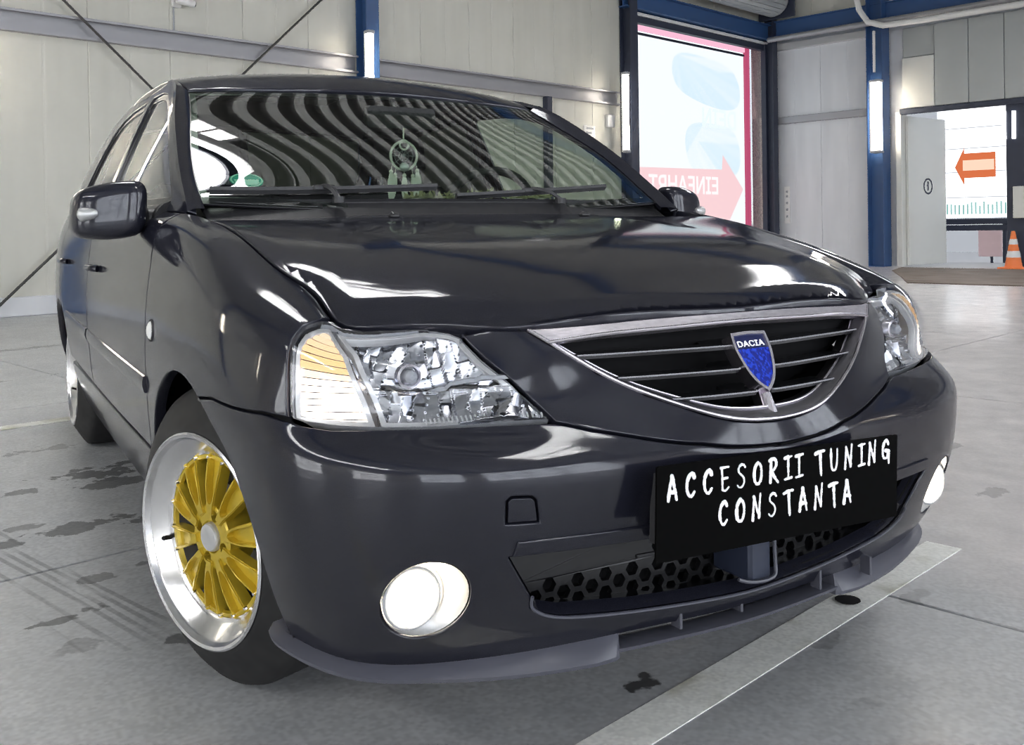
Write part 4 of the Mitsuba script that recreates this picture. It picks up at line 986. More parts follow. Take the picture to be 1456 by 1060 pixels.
part('badge_stem', cat(xf(prism(Polygon([(-.014, -.048), (.014, -.048), (.010, .01), (-.010, .01)]), .02), BF @ frame([0, 0, -.03], [1, 0, 0], [0, 1, 0], [0, 0, 1])), tube([[.02, 0, .575], [.034, 0, .612]], [.012, .008], 10)), M_CHROME, 30)

# number plate with its lettering (strokes of a brush)
PO = np.array([-.030, .295, .393]); PW, PH = .542, .141
pfr = frame(PO, unit([0, -1, -.030]), unit([0, -.030, 1]), [-1, 0, 0])
plate = prism(sbox(0, 0, PW, PH).buffer(.004).buffer(-.001), .004)
part('number_plate', xf(plate, pfr), M_PLATE, label='black plate lettered in white')
part('number_plate__holder', xf(prism(sbox(.03, .01, PW - .03, PH - .02), .05), pfr @ frame([0, 0, -.055], [1, 0, 0], [0, 1, 0], [0, 0, 1])), M_PLASTIC)
STROKES = {
 'A': [[(.02, 0), (.10, .5), (.22, 1)], [(.22, 1), (.34, .62), (.52, .0)], [(.08, .36), (.48, .30)]],
 'C': [[(.50, .80), (.38, .98), (.18, .86), (.06, .52), (.14, .14), (.32, .02), (.52, .20)]],
 'E': [[(.08, 1), (.12, .5), (.14, .06)], [(.02, .98), (.52, 1)], [(.12, .52), (.46, .54)], [(.14, .06), (.30, .0), (.54, .14)]],
 'S': [[(.52, .86), (.38, 1), (.14, .92), (.10, .70), (.30, .54), (.46, .36), (.42, .12), (.20, .0), (.04, .12)]],
 'O': [[(.30, .96), (.12, .78), (.06, .40), (.18, .06), (.40, .06), (.54, .42), (.48, .82), (.30, .96)]],
 'R': [[(.08, 0), (.10, .5), (.12, 1)], [(.02, .94), (.34, 1), (.48, .78), (.34, .56), (.12, .46)], [(.16, .46), (.34, .22), (.60, -.04)]],
 'I': [[(.22, 1), (.24, .5), (.24, .02)], [(.0, .94), (.48, 1)], [(.02, .0), (.48, .06)]],
 'T': [[(-.02, .90), (.30, .98), (.62, 1.0)], [(.32, .98), (.34, .5), (.40, -.10)]],
 'U': [[(.04, 1), (.06, .40), (.16, .06), (.34, .02), (.48, .30), (.50, .98)]],
 'N': [[(.04, -.02), (.08, .5), (.10, .98)], [(.10, .98), (.28, .5), (.46, .06)], [(.46, .06), (.48, .5), (.54, 1.08)]],
 'G': [[(.50, .80), (.36, .98), (.16, .84), (.06, .48), (.16, .16), (.36, .14), (.50, .44)], [(.28, .50), (.56, .46)], [(.50, .46), (.56, -.10)]],
}
def brush(txt, x, y, h, adv, rise=0.0, rng=np.random.default_rng(3)):
    keys = []
    for ch in txt:
        if ch == ' ': x += adv * .62; continue
        bold = .075 if ch in 'ACORGT' else .058
        if ch in 'ES': bold = .046
        polys = []
        for st in STROKES[ch]:
            p = np.array(st, float) * [h * .88, h] + [x, y]
            p = spline_pts(p, 14) if len(p) > 2 else resample(p, h * .15)
            n = len(p)
            for i in range(n - 1):
                r0 = h * bold * (.75 + .5 * rng.random()) * (1.15 - .5 * i / n)
                polys.append(LineString(p[i:i + 2]).buffer(r0, 4))
        polys = shapely.union_all(polys).simplify(h * .008)
        part('number_plate__letter', xf(prism(polys, .0012), pfr @ frame([0, 0, .004], [1, 0, 0], [0, 1, 0], [0, 0, 1])), M_LETTER)
        x += adv * (.72 if ch == 'I' else 1.0); y += rise
brush('ACCESORII TUNING', .018, .090, .0375, .0352, .0007)
brush('CONSTANTA', .121, .038, .0375, .0356, .0)

# ---------------------------------------------------------------- headlights
hl_poly = Polygon(hl_uv).buffer(0)
sig_edge = uv_near([(.353, .664, .750), (.257, .670, .713), (.222, .661, .650), (.202, .647, .602)])
cutter = Polygon(np.vstack([sig_edge, [[1.2, sig_edge[-1][1] - .05], [1.2, VT + .1], [sig_edge[0][0], VT + .1]]])).buffer(0)
cutter = Polygon(np.vstack([[[sig_edge[0][0] - .005, VT + .05]], sig_edge, [[sig_edge[-1][0], .3], [1.3, .3], [1.3, VT + .05]]])).buffer(0)
sig_poly = hl_poly.intersection(cutter).buffer(-.006); main_poly = hl_poly.difference(cutter).buffer(-.005)
bulb3 = BODY(uv_near([(.585, .668)], (1, 2), umax=.86))[0]
def offs(fn):
    return Surf(lambda u, v: BODY(np.c_[u, v]) - BODY.normal(np.c_[u, v]) * fn(u, v)[:, None], BODY.sign, 4e-4)
bu_, bv_ = uv_near([bulb3])[0]
_fr = np.random.default_rng(11)
_ft = _fr.normal(size=(64, 64, 3))
def refl_depth(u, v):
    """a bowl broken into tilted facets, each with a slight bulge"""
    r = np.hypot((u - bu_) / 1.15, v - bv_)
    bowl = .060 - .040 * np.clip(r / .14, 0, 1) ** 1.6
    cu, cv = .021, .040
    i, j = np.floor((u + .35 * (v - bv_)) / cu).astype(int), np.floor(v / cv + .5 * (np.floor(u / cu) % 2)).astype(int)
    fu, fv = (u + .35 * (v - bv_)) / cu - i - .5, v / cv + .5 * (np.floor(u / cu) % 2) - j - .5
    t = _ft[i % 64, j % 64]
    fac = .0050 * t[:, 0] * fu + .0075 * t[:, 1] * fv + .0022 * (fu * fu + fv * fv) * (1 + .5 * t[:, 2])
    step = .014 * (v < bv_ - .022) * np.clip((u - .44) / .02, 0, 1) + .010 * (u < bu_ - .055)
    return bowl + fac - step
REFL = offs(refl_depth)
for mir in (False, True):
    mm = (lambda m: mirrored(m)) if mir else (lambda m: m)
    k = part('headlight', panel(BODY, hl_poly, .014, .008, gap=.003, bevel=.002, depth=.006, mirror=mir), M_LENS, label='clear headlight with chrome reflector and amber turn signal')
    K = k[5:]
    back = offs(lambda u, v: np.full(len(u), .080))
    part(K + '__housing', panel(back, hl_poly, .03, .010, gap=.003, bevel=.001, depth=-.074, mirror=mir), M_GREYPL)
    part(K + '__reflector', panel(REFL, main_poly, .0032, .004, gap=.002, bevel=.001, depth=.01, mirror=mir), M_MIRROR)
    bez = main_poly.difference(main_poly.buffer(-.010))
    part(K + '__bezel', panel(BODY, bez, .006, .006, gap=0, bevel=.001, depth=.012, lift=-.012, mirror=mir), M_SILVER)
    # dark wedge at the inner tip and ribbed bottom edge
    tip = hl_poly.buffer(-.006).intersection(sbox(.395, hl_uv[0][1] - .02, .50, hl_uv[0][1] + .055)).difference(Polygon(np.vstack([hl_uv[0:1] + [.055, -.1], hl_uv[0:1] + [.055, .012], hl_uv[0:1] + [.16, .14], hl_uv[0:1] + [.3, -.1]])))
    if tip.area > 1e-5: part(K + '__inner_cover', panel(BODY, tip, .006, .006, gap=0, bevel=.001, depth=.01, lift=-.010, mirror=mir), M_GLOSSBLACK)
    for i in range(26):
        t = i / 25.0
        q = hl_uv[0] * (1 - t) + hl_uv[2] * t + [.012, .006]
        p0, p1 = BODY(q)[0], BODY(q + [.0, .011])[0]
        n0 = BODY.normal(q)[0]
        part(K + '__rib', mm(tube([p0 - n0 * .006, p1 - n0 * .006], .0017, 5)), M_SILVER)
    # bulb with its shade
    nb = unit(BODY.normal([bu_, bv_])[0] * [1, .3, .2]); ax = np.array([-1.0, .12, 0]); ax /= np.linalg.norm(ax)
    c = bulb3 + np.array([.052, -.006, 0])
    part(K + '__bulb', mm(tube([c, c + ax * .012, c + ax * .034, c + ax * .040], [.010, .011, .010, .004], 16)), M_GREYPL, 30)
    rg = lathe([(.016, .0), (.020, .002), (.020, .018), (.016, .020)], 28, 'x', closed=True); rg.apply_transform(frame(c + ax * .004, ax, [-ax[1], ax[0], 0], [0, 0, 1]))
    part(K + '__bulb_ring', mm(rg), M_CHROME, 30)
    # shelf across the reflector
    for v0, u0, u1 in ((bv_ + .012, bu_ - .15, bu_ - .03), (bv_ - .020, bu_ - .11, bu_ + .05)):
        pth = np.array([REFL([u, v0])[0] + REFL.normal([u, v0])[0] * .006 for u in np.linspace(u0, u1, 12)])
        part(K + '__reflector_step', mm(sweep(pth, [(-.008, -.003), (.012, -.003), (.012, .003), (-.008, .003)], [0, 0, 1.0])), M_GREYPL if v0 > bv_ else M_PLASTIC)
    # turn signal: ribbed inner lens, parking light and amber fade painted in as rib emission
    b = sig_poly.bounds; n_rib = 15
    zs = np.linspace(b[1], b[3], n_rib + 1)
    for i in range(n_rib):
        band = sig_poly.buffer(-.010).intersection(sbox(b[0], zs[i] + .0006, b[2], zs[i + 1] - .0006))
        if band.is_empty or band.area < 2e-5: continue
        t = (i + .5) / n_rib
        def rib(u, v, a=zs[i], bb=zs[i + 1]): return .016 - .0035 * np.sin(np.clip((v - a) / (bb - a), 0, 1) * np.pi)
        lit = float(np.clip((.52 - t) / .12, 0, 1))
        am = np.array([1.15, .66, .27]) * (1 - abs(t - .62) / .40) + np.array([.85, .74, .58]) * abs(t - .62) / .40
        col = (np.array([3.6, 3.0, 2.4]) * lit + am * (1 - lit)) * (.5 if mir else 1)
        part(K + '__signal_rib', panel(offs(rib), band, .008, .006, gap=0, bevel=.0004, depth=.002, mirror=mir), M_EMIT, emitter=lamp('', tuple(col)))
    rimp = sig_poly.difference(sig_poly.buffer(-.010))
    part(K + '__signal_rim', panel(BODY, rimp, .006, .006, gap=0, bevel=.001, depth=.012, lift=-.012, mirror=mir), M_SILVER)

# ---------------------------------------------------------------- fog lamps
for mir in (False, True):
    mm = (lambda m: mirrored(m)) if mir else (lambda m: m)
    fc = np.array([.168, .612, .338])
    lens = lathe([(0, -.012), (.02, -.010), (.036, -.005), (.0455, .002), (.0455, .010)], 40, 'x'); lens.apply_translation(fc)
    if lens.face_normals[:, 0].mean() > 0: lens.invert()
    k = part('fog_lamp', mm(lens), M_EMIT, 40, emitter=lamp('', (FOG, FOG * .86, FOG * .62)), label='round fog lamp, lit')
    # bowl between the bumper's opening and the lens
    op = BODY(fog_uv) - BODY.normal(fog_uv) * .004
    tt = np.linspace(0, 2 * np.pi, 40, endpoint=False)
    innr = np.c_[np.full(40, fc[0] + .004), fc[1] + .050 * np.cos(tt), fc[2] + .050 * np.sin(tt)]
    inn2 = np.c_[np.full(40, fc[0] + .004), fc[1] + .0455 * np.cos(tt), fc[2] + .0455 * np.sin(tt)]
    V = np.vstack([op, innr, inn2]); F_ = []
    for i in range(40):
        j = (i + 1) % 40
        for o in (0, 40): F_ += [[o + i, o + j, o + 40 + j], [o + i, o + 40 + j, o + 40 + i]]
    bw = trimesh.Trimesh(V, F_, process=False)
    if bw.face_normals[:, 0].mean() > 0: bw.invert()
    part(k[5:] + '__bowl', mm(bw), M_SILVER, 40)
    part(k[5:] + '__ring', mm(tube(np.vstack([inn2, inn2[:2]]) + [-.004, 0, 0], .003, 8, caps=False)), M_GREYPL, 40)

# ---------------------------------------------------------------- lower grille
lw = BODY(low_uv); yz = Polygon(np.vstack([lw[:, 1:], (lw[:, 1:] * [-1, 1])[::-1]])).buffer(.012)
part('lower_grille', xf(prism(yz, .01), frame([.22, 0, 0], [0, 1, 0], [0, 0, 1], [1, 0, 0])), M_DARK)
hexes, r = [], .017
yy = -.5; col = 0
while yy < .5:
    for row in range(-1, 7):
        cz = .285 + row * r * 1.9 + (col % 2) * r * .95
        cpt = Point(yy, cz)
        if yz.buffer(-.004).contains(cpt) and not (.16 < yy < .45 and cz > .315):
            hx = [(yy + r * math.cos(t), cz + r * math.sin(t)) for t in np.radians(np.arange(0, 360, 60))]
            hexes.append(Polygon(hx).buffer(-.0032))
    yy += r * 1.62; col += 1
mesh_poly = yz.buffer(-.002).difference(shapely.union_all(hexes))
mm_ = prism(mesh_poly, .012)
v = mm_.vertices.copy()
xs_ = np.interp(np.abs(v[:, 0]), [0, .2, .35, .5], [.165, .175, .185, .20])
mm_.vertices = np.c_[xs_ + v[:, 2], v[:, 0], v[:, 1]]; trimesh.repair.fix_normals(mm_)
part('lower_grille__mesh', mm_, M_BLACKPL, label='black honeycomb mesh')
# the opening's dark sleeve back to the mesh
lo = BODY(low_uv) - BODY.normal(low_uv) * .004; lo = np.vstack([lo, lo[1:-1][::-1] * [1, -1, 1]])
lb = np.c_[np.full(len(lo), .215), lo[:, 1:]]
sm = trimesh.Trimesh(np.vstack([lo, lb]), [t for i in range(len(lo)) for j in [(i + 1) % len(lo)] for t in ([i, j, len(lo) + j], [i, len(lo) + j, len(lo) + i])], process=False)
part('lower_grille__sleeve', sm, M_GLOSSBLACK, 30)
part('lower_grille__top_bar', tube(spline_pts([(.10, .235, .352), (.095, .12, .350), (.09, 0, .350), (.095, -.15, .352), (.13, -.36, .36)], 24), .004, 8), M_PLASTIC, 40)
part('tow_bracket', box(.06, .16, -.035, .018, .275, .375, .006), M_STEELNAVY)
part('tow_bracket__hook', tube(spline_pts([(.055, -.036, .372), (.053, -.036, .30), (.05, -.03, .283), (.055, .02, .280), (.06, .045, .288)], 16), .0035, 8), M_LIP, 40)
lowedge = BODY(low_uv[:7]); le = np.vstack([lowedge[::-1], lowedge[1:] * [1, -1, 1]])
part('lower_grille__bright_edge', tube(spline_pts(le, 80) + [-.002, 0, .001], .0028, 6), M_LIP, 40)

# ---------------------------------------------------------------- front lip
def lip(u0, u1, drop, reach, top, inner, n=60):
    us = np.linspace(u0, u1, n)
    p = BODY(np.c_[us, np.full(n, .004)]); t = np.gradient(p, axis=0); t[:, 2] = 0; t = unit_rows(t)
    o = np.c_[t[:, 1], -t[:, 0], np.zeros(n)]
    if (o[n // 2] @ (BODY.normal([us[n // 2], .05])[0])) < 0: o = -o
    end = np.minimum(np.minimum((us - u0), (u1 - us)) / .06, 1)
    end = (.25 + .75 * np.sqrt(np.clip(end, 0, 1)))[:, None]
    if callable(drop): drop = drop(us)
    dz = np.c_[np.zeros((n, 2)), -np.broadcast_to(drop, (n,))]
    rows = [p + o * inner + [0, 0, top], p + o * (.004) * end + [0, 0, top - .002], p + o * reach * end + dz + [0, 0, .004], p + o * (reach - .003) * end + dz - [0, 0, .003], p - o * .05 + dz]
    V = np.stack(rows, 1).reshape(-1, 3); k = len(rows); F_ = []
    for i in range(n - 1):
        for j in range(k):
            a, b2 = i * k + j, i * k + (j + 1) % k
            F_ += [[a, a + k, b2 + k], [a, b2 + k, b2]]
    F_ += [[0, j, j + 1] for j in range(1, k - 1)] + [[(n - 1) * k, (n - 1) * k + j + 1, (n - 1) * k + j] for j in range(1, k - 1)]
    m = trimesh.Trimesh(V, F_, process=False); trimesh.repair.fix_normals(m); return m
for mir in (False, True):
    m = lip(.26, .93, lambda u: np.interp(u, [.26, .45, .6, .8, .95], [.036, .028, .018, .014, .010]), .024, .003, -.02)
    k = part('front_lip', mirrored(m) if mir else m, M_LIP, 30, label='dark grey plastic lip under the bumper corner')
m = lip(-.30, .30, .026, .010, -.019, -.03)
part('front_lip', m, M_LIP, 30, label='thin middle blade of the lip')
for y in (.0, -.20, .14, -.34):
    part('lip_bracket', box(.100, .125, y - .003, y + .003, .208, .245, .001), M_LIP)
# ---------------------------------------------------------------- wheels (outwards is +y in their own frame)
def wheel_parts():
    RT, RL = .300, .211
    tyre = lathe([(.200, -.010), (.2135, -.002), (.222, -.004), (.250, -.022), (.280, -.040), (.294, -.052), (.2995, -.066), (RT, -.085), (RT, -.195), (.2985, -.215), (.288, -.232), (.255, -.248), (.215, -.255), (.198, -.25)], 96, 'y')
    grooves = [lathe([(RT + .0004, y - .004), (RT - .003, y), (RT + .0004, y + .004)], 64, 'y') for y in (-.11, -.14, -.17)]
    lip_ = lathe([(.198, -.012), (.2115, -.006), (.2125, .001), (.209, .004), (.203, .002), (.199, -.006), (.1965, -.011), (.172, -.033), (.1675, -.037), (.1615, -.039), (.161, -.050), (.186, -.060), (.190, -.12), (.185, -.20), (.198, -.25)], 96, 'y')
    out = {'tyre': (tyre, M_RUBBER, 35), 'rim': (lip_, M_ALU, 25)}
    spokes = []
    n = 10
    lobe = Polygon([(.050, -.010), (.072, -.0125), (.110, -.0205), (.150, -.0255), (.172, -.0262), (.172, .0262), (.150, .0255), (.110, .0205), (.072, .0125), (.050, .010)])
    inner = Polygon(spline_pts([(.074, 0), (.080, -.0062), (.110, -.0135), (.150, -.0180), (.185, -.0185), (.185, .0185), (.150, .0180), (.110, .0135), (.080, .0062)], 60, closed=True))
    def cone_y(r): return np.interp(r, [.04, .075, .12, .172], [-.027, -.026, -.029, -.037])
    def solid(poly, top, bot):
        m = prism(poly, 1.0); m = m.subdivide(); v = m.vertices.copy()
        yv = cone_y(v[:, 0]) + np.where(v[:, 2] > .5, top, np.where(v[:, 2] < .01, bot, (top + bot) / 2))
        m.vertices = np.c_[v[:, 0], yv, v[:, 1]]
        trimesh.repair.fix_normals(m); return m
    proto = cat(solid(lobe.difference(inner.buffer(.0012)), .001, -.022), solid(lobe.difference(inner).buffer(-.0018), .0038, -.010), solid(lobe.intersection(inner.buffer(.002)), -.011, -.022))
    proto.apply_scale([.94, 1, .94])
    for i in range(n):
        a0 = 2 * np.pi * i / n
        spokes.append(xf(proto, frame([0, 0, 0], [math.cos(a0), 0, math.sin(a0)], [0, 1, 0], [-math.sin(a0), 0, math.cos(a0)])))
    hub = lathe([(0, -.034), (.030, -.034), (.033, -.028), (.060, -.028), (.064, -.031), (.065, -.085), (0, -.085)], 48, 'y')
    if hub.volume < 0: hub.invert()
    holes = []
    for i in range(4):
        a = 2 * np.pi * (i + .35) / 4
        c = trimesh.creation.cylinder(.0115, .03, sections=20); c.apply_transform(frame([.0455 * np.cos(a), -.030, .0455 * np.sin(a)], [1, 0, 0], [0, 0, -1], [0, 1, 0])); holes.append(c)
    try:
        hub = trimesh.boolean.difference([hub] + holes, engine='manifold')
    except Exception:
        pass
    out['hub'] = (hub, M_GOLD, 30)
    nuts = [lathe([(0, -.038), (.007, -.038), (.008, -.040), (.008, -.046), (0, -.046)], 6, 'y') for _ in range(4)]
    for i, m in enumerate(nuts):
        a = 2 * np.pi * (i + .35) / 4; m.apply_translation([.0455 * np.cos(a), 0, .0455 * np.sin(a)])
    out['lug_nut'] = (nuts, M_DARK, 20)
    cap = lathe([(0, -.019), (.018, -.019), (.026, -.021), (.029, -.027), (.029, -.040), (0, -.040)], 40, 'y')
    out['center_cap'] = (cap, M_SILVER, 30)
    ringb = lathe([(.1605, -.046), (.161, -.041), (.153, -.039), (.150, -.046)], 64, 'y', closed=True)
    out['spoke_ring'] = (ringb, M_GOLD, 30)
    bolts = []
    for i in range(20):
        a = 2 * np.pi * (i + .5) / 20
        m = lathe([(0, -.032), (.003, -.032), (.0038, -.035), (.0038, -.044), (0, -.044)], 6, 'y'); m.apply_translation([.1565 * np.cos(a), 0, .1565 * np.sin(a)]); bolts.append(m)
    out['rim_bolt'] = (bolts, M_ALU, 20)
    disc = lathe([(.055, -.125), (.125, -.125), (.128, -.128), (.128, -.146), (.055, -.146)], 48, 'y', closed=True)
    out['brake_disc'] = (disc, M_RAIL, 30)
    barrel = lathe([(.0, -.17), (.180, -.17), (.180, -.175), (0, -.175)], 48, 'y')
    out['back_plate'] = (barrel, M_DARK, 30)
    val = tube([[.172, -.036, .0], [.166, -.026, .002], [.158, -.012, .004]], .0045, 8)
    out['valve'] = (val, M_DARK, 30)
    cal = box(-.05, .05, -.155, -.10, .085, .135, .01)
    out['brake_caliper'] = (cal, M_PLASTIC, 30)
    for i, m in enumerate(spokes): out[f'spoke{i}'] = (m, M_GOLD, 30)
    return out
WP = wheel_parts()
WPLY = {}
for k, (m, mt, sm) in WP.items():
    WPLY[k] = ([mikit.ply(x, mt, sm) for x in m] if isinstance(m, list) else [mikit.ply(m, mt, sm)])
WPLYM = {}
for k, (m, mt, sm) in WP.items():
    WPLYM[k] = ([mikit.ply(mirrored(x), mt, sm) for x in m] if isinstance(m, list) else [mikit.ply(mirrored(m), mt, sm)])
def put_wheel(c, steer, spin, mir, label, camber=0.0):
    key = 'car__wheel'; i = 1
    while key in labels: key = f'car__wheel_{i:03d}'; i += 1
    labels[key] = {'label': label}
    tw = T().translate([float(x) for x in c]).rotate([0, 0, 1], math.degrees(steer)).rotate([1, 0, 0], (-1 if mir else 1) * camber).rotate([0, 1, 0], spin)
    for k, plys in (WPLYM if mir else WPLY).items():
        nm = 'spoke' if k.startswith('spoke') and k[5:].isdigit() else k
        for d in plys:
            obj(f'{key}__{nm}', {**d, 'to_world': tw}, None)
put_wheel(WHEEL_F, STEER, 12, False, 'front wheel with gold spokes and a polished deep lip', -1.7)
put_wheel(WHEEL_R, 0, 30, False, 'rear wheel with a polished deep lip')
put_wheel(WHEEL_F * [1, -1, 1], STEER, 12, True, 'front wheel on the far side', -1.7)
put_wheel(WHEEL_R * [1, -1, 1], 0, 30, True, 'rear wheel on the far side')
# wheel housings, underbody
for cx, cz, r in ((AX, AZ, AR), (BX, BZ, BR)):
    for s in (1, -1):
        t = np.radians(np.linspace(-10, 190, 30)); ro, ri = r + .012, r + .006
        V = []
        for a in t:
            for rr_, y in ((ro, .40), (ro, .735), (ri, .735), (ri, .40)):
                V.append((cx + rr_ * math.cos(a), s * y, cz + rr_ * math.sin(a)))
        F_ = []
        for i in range(29):
            for j in range(4):
                a, b2 = i * 4 + j, i * 4 + (j + 1) % 4; F_ += [[a, a + 4, b2 + 4], [a, b2 + 4, b2]]
        lm_ = trimesh.Trimesh(V, F_, process=False); trimesh.repair.fix_normals(lm_)
        wall_ = box(cx - r, cx + r, s * .40 - .005, s * .40 + .005, .2, cz + r)
        part('wheel_housing', cat(lm_, wall_), M_DARK)
part('underbody', cat(box(1.16, 2.95, -.74, .74, .205, .235, .01), box(.22, .38, -.62, .62, .21, .25, .01), box(.38, 1.16, -.39, .39, .20, .25, .01), box(2.95, 4.1, -.39, .39, .22, .28, .01)), M_DARK)
part('engine_bay', cat(box(.30, 1.10, -.38, .38, .26, .70, .02), box(1.10, 1.14, -.74, .74, .25, .90, .01), box(.26, .30, -.55, .55, .24, .62, .01)), M_DARK)
# tyre contact is at z = 0

# ---------------------------------------------------------------- side details
def on_side(x, z, off=0.0):
    uv = side_uv([(x, z)])[0]; return BODY(uv)[0] + BODY.normal(uv)[0] * off, BODY.normal(uv)[0]
for s in (1, -1):
    mm = (lambda m: m) if s > 0 else mirrored
    # rubbing strip along the doors
    for x0, x1 in ((1.10, 2.205), (2.245, 3.0)):
        q = side_uv([(x, .566 + .012 * (x - 1.1)) for x in np.linspace(x0, x1, 24)])
        pth = BODY(q); nn = BODY.normal(q)
        part('side_moulding', mm(sweep(pth + nn * .002, [(-.004, -.020), (.005, -.018), (.008, 0), (.005, .018), (-.004, .020)], nn)) if False else mm(sweep(pth, [(-.020, -.004), (.020, -.004), (.018, .005), (0, .0085), (-.018, .005)], nn)), M_PAINT, 40)
    # side repeater
    p, n = on_side(1.011, .695)
    rp_ = lathe([(0, .010), (.010, .009), (.018, .005), (.021, 0), (.021, -.004)], 28, 'z'); e = unit(np.cross([0, 0, 1], n)); rp_.apply_transform(frame(p, e, np.cross(n, e), n))
    if rp_.face_normals[:, 1].mean() < 0: rp_.invert()
    k = part('side_repeater', mm(rp_), M_WHITEPL, 30, label='round white side repeater on the fender')
    part(k[5:] + '__dark_ring', mm(xf(lathe([(.021, .0), (.023, .003), (.025, 0)], 28, 'z'), frame(p, e, np.cross(n, e), n))), M_PLASTIC, 30)
    # door handles
    for x in (2.03, 3.02):
        h0, n = on_side(x, .80)
        ux = unit(np.cross(n, [0, 0, 1])); ux = ux if ux[0] > 0 else -ux
        m = cat(tube(spline_pts([h0 - ux * .085 + n * .004, h0 - ux * .07 + n * .016, h0 + n * .020, h0 + ux * .07 + n * .016, h0 + ux * .085 + n * .004], 20), .010, 10), )
        part('door_handle', mm(m), M_PAINT, 40)
    # wing mirror
    mc = np.array([1.345, .883, .960])
    hd = []
    # the head: a rounded shell, deeper at the inner end
    nu, nv = 40, 24
    for i in range(nv + 1):
        ph = -np.pi / 2 + np.pi * i / nv
        for j in range(nu):
            th = 2 * np.pi * j / nu
            sx, sy, sz = math.cos(ph) * math.cos(th), math.cos(ph) * math.sin(th), math.sin(ph)
            e_ = .38
            f = lambda q, e: math.copysign(abs(q) ** e, q)
            x_ = f(math.cos(ph), e_) * f(math.cos(th), .62); y_ = f(math.cos(ph), e_) * f(math.sin(th), .50); z_ = f(math.sin(ph), .55)
            hx = .075 * x_ if x_ < 0 else .030 * x_
            hz = .070 * z_ * (1 - .16 * max(0, y_) - .04 * max(0, z_) * 0)
            hd.append((mc[0] + hx + .02 * y_, mc[1] + .083 * y_ - .004 * z_, mc[2] + hz - .008 * y_))
    F_ = []
    for i in range(nv):
        for j in range(nu):
            a, b2 = i * nu + j, i * nu + (j + 1) % nu; F_ += [[a, b2, b2 + nu], [a, b2 + nu, a + nu]]
    hm = trimesh.Trimesh(hd, F_, process=False); hm.merge_vertices(); hm.update_faces(hm.nondegenerate_faces()); trimesh.repair.fix_normals(hm)
    k = part('wing_mirror', mm(hm), M_PAINT, 40, label='wing mirror' if s > 0 else 'wing mirror on the far side')
    K = k[5:]
    gl = prism(affinity.translate(sbox(-.064, -.048, .064, .048).buffer(-.02).buffer(.02), 0, 0), .004)
    part(K + '__glass', mm(xf(gl, frame(mc + [.031, 0, 0], [0.2, .98, 0], [0, 0, 1], [.98, -.2, 0]))), M_MIRROR)
    part(K + '__stem', mm(tube(spline_pts([mc + [.0, -.070, -.024], mc + [.0, -.100, -.026], mc + [-.005, -.125, -.026], (1.30, .738, .932)], 14), [.030] * 3 + [.032] * 3 + [.036] * 3 + [.046] * 3 + [.050, .052], 18)), M_PLASTIC, 40)
    part(K + '__gaiter', mm(tube([mc + [0, -.080, -.025], mc + [0, -.090, -.025]], .034, 18)), M_DARK, 40)
    lampm = tube(spline_pts([mc + [-.050, .070, -.010], mc + [-.060, .052, -.008], mc + [-.068, .03, -.006]], 10), [.010, .016, .017, .016, .015, .014, .013, .012, .010, .006], 12)
    part(K + '__signal_lens', mm(lampm), M_SILVER, 40)
# cowl, wipers
cw = Surf(lambda s, t: np.stack([1.10 + .05 * t + .06 * np.abs(s) ** 2.2 + .03 * t * np.abs(s) ** 2, s * .70, .925 + .040 * t - .006 * s * s + .0 * t], 1), 1.0)
part('cowl', panel(cw, sbox(-.98, 0, .98, 1.3), .05, .03, gap=0, bevel=.002, depth=.01), M_PLASTIC)
def wiper(y0, y1, hub_y, name='wiper'):
    b = np.array([WIND([y, t])[0] + WIND.normal([y, t])[0] * .014 for y, t in zip(np.linspace(y0, y1, 16) / .68, np.linspace(.035, .075, 16))])
    k = part(name, sweep(b, [(-.004, -.010), (.004, -.010), (.006, .004), (0, .010), (-.006, .004)], WIND.normal([[0, .1]])), M_PLASTIC)
    hb = WIND([hub_y / .68, .01])[0] + [-.02, 0, .004]
    md = b[7]
    part(k[5:] + '__arm', cat(tube([hb, hb + [0.0, 0, .016]], .016, 12), sweep(spline_pts([hb + [0, 0, .012], (hb + md) / 2 + np.array([-.012, 0, .018]), md + [-.004, 0, .010]], 14), [(-.008, -.004), (.008, -.004), (.005, .005), (-.005, .005)], [0, 0, 1.0])), M_PLASTIC)
    part(k[5:] + '__clip', box(*(md[0] + np.array([-.012, .006])), *(md[1] + np.array([-.03, .03])), *(md[2] + np.array([-.004, .012])), .004), M_PLASTIC)
wiper(.66, .06, .36); wiper(.02, -.52, -.30)
for x, y in ((1.0, .28), (1.0, -.28), ):
    p = HOOD([x, y])[0]
    part('washer_nozzle', cat(box(p[0] - .012, p[0] + .012, p[1] - .012, p[1] + .012, p[2] - .002, p[2] + .009, .004), tube([p + [0, 0, .006], p + [.012, 0, .011]], .004, 8)), M_PLASTIC)
# windscreen sticker
st = Surf(lambda a, b: WIND(np.c_[.82 + a / .68, .115 + b]) + WIND.normal(np.c_[.82 + a / .68, .115 + b]) * -.004, WIND.sign)
th = np.linspace(0, 2 * np.pi, 40, endpoint=False)
ell = lambda a, b: Polygon(np.c_[a * np.cos(th), b * np.sin(th)])
k = part('windscreen_sticker', panel(st, ell(.042, .034), .01, .006, gap=0, bevel=.0003, depth=.0005), M_STICKER, label='round green sticker behind the windscreen')
part('windscreen_sticker__pale_ring', panel(st, ell(.040, .032).difference(ell(.036, .028)), .006, .004, gap=0, bevel=.0002, depth=.0004, lift=.0012), M_STICKERW)
part('windscreen_sticker__pale_field', panel(st, ell(.034, .026).intersection(sbox(-.03, -.022, .03, .002)), .006, .004, gap=0, bevel=.0002, depth=.0004, lift=.0012), M_STICKERW)
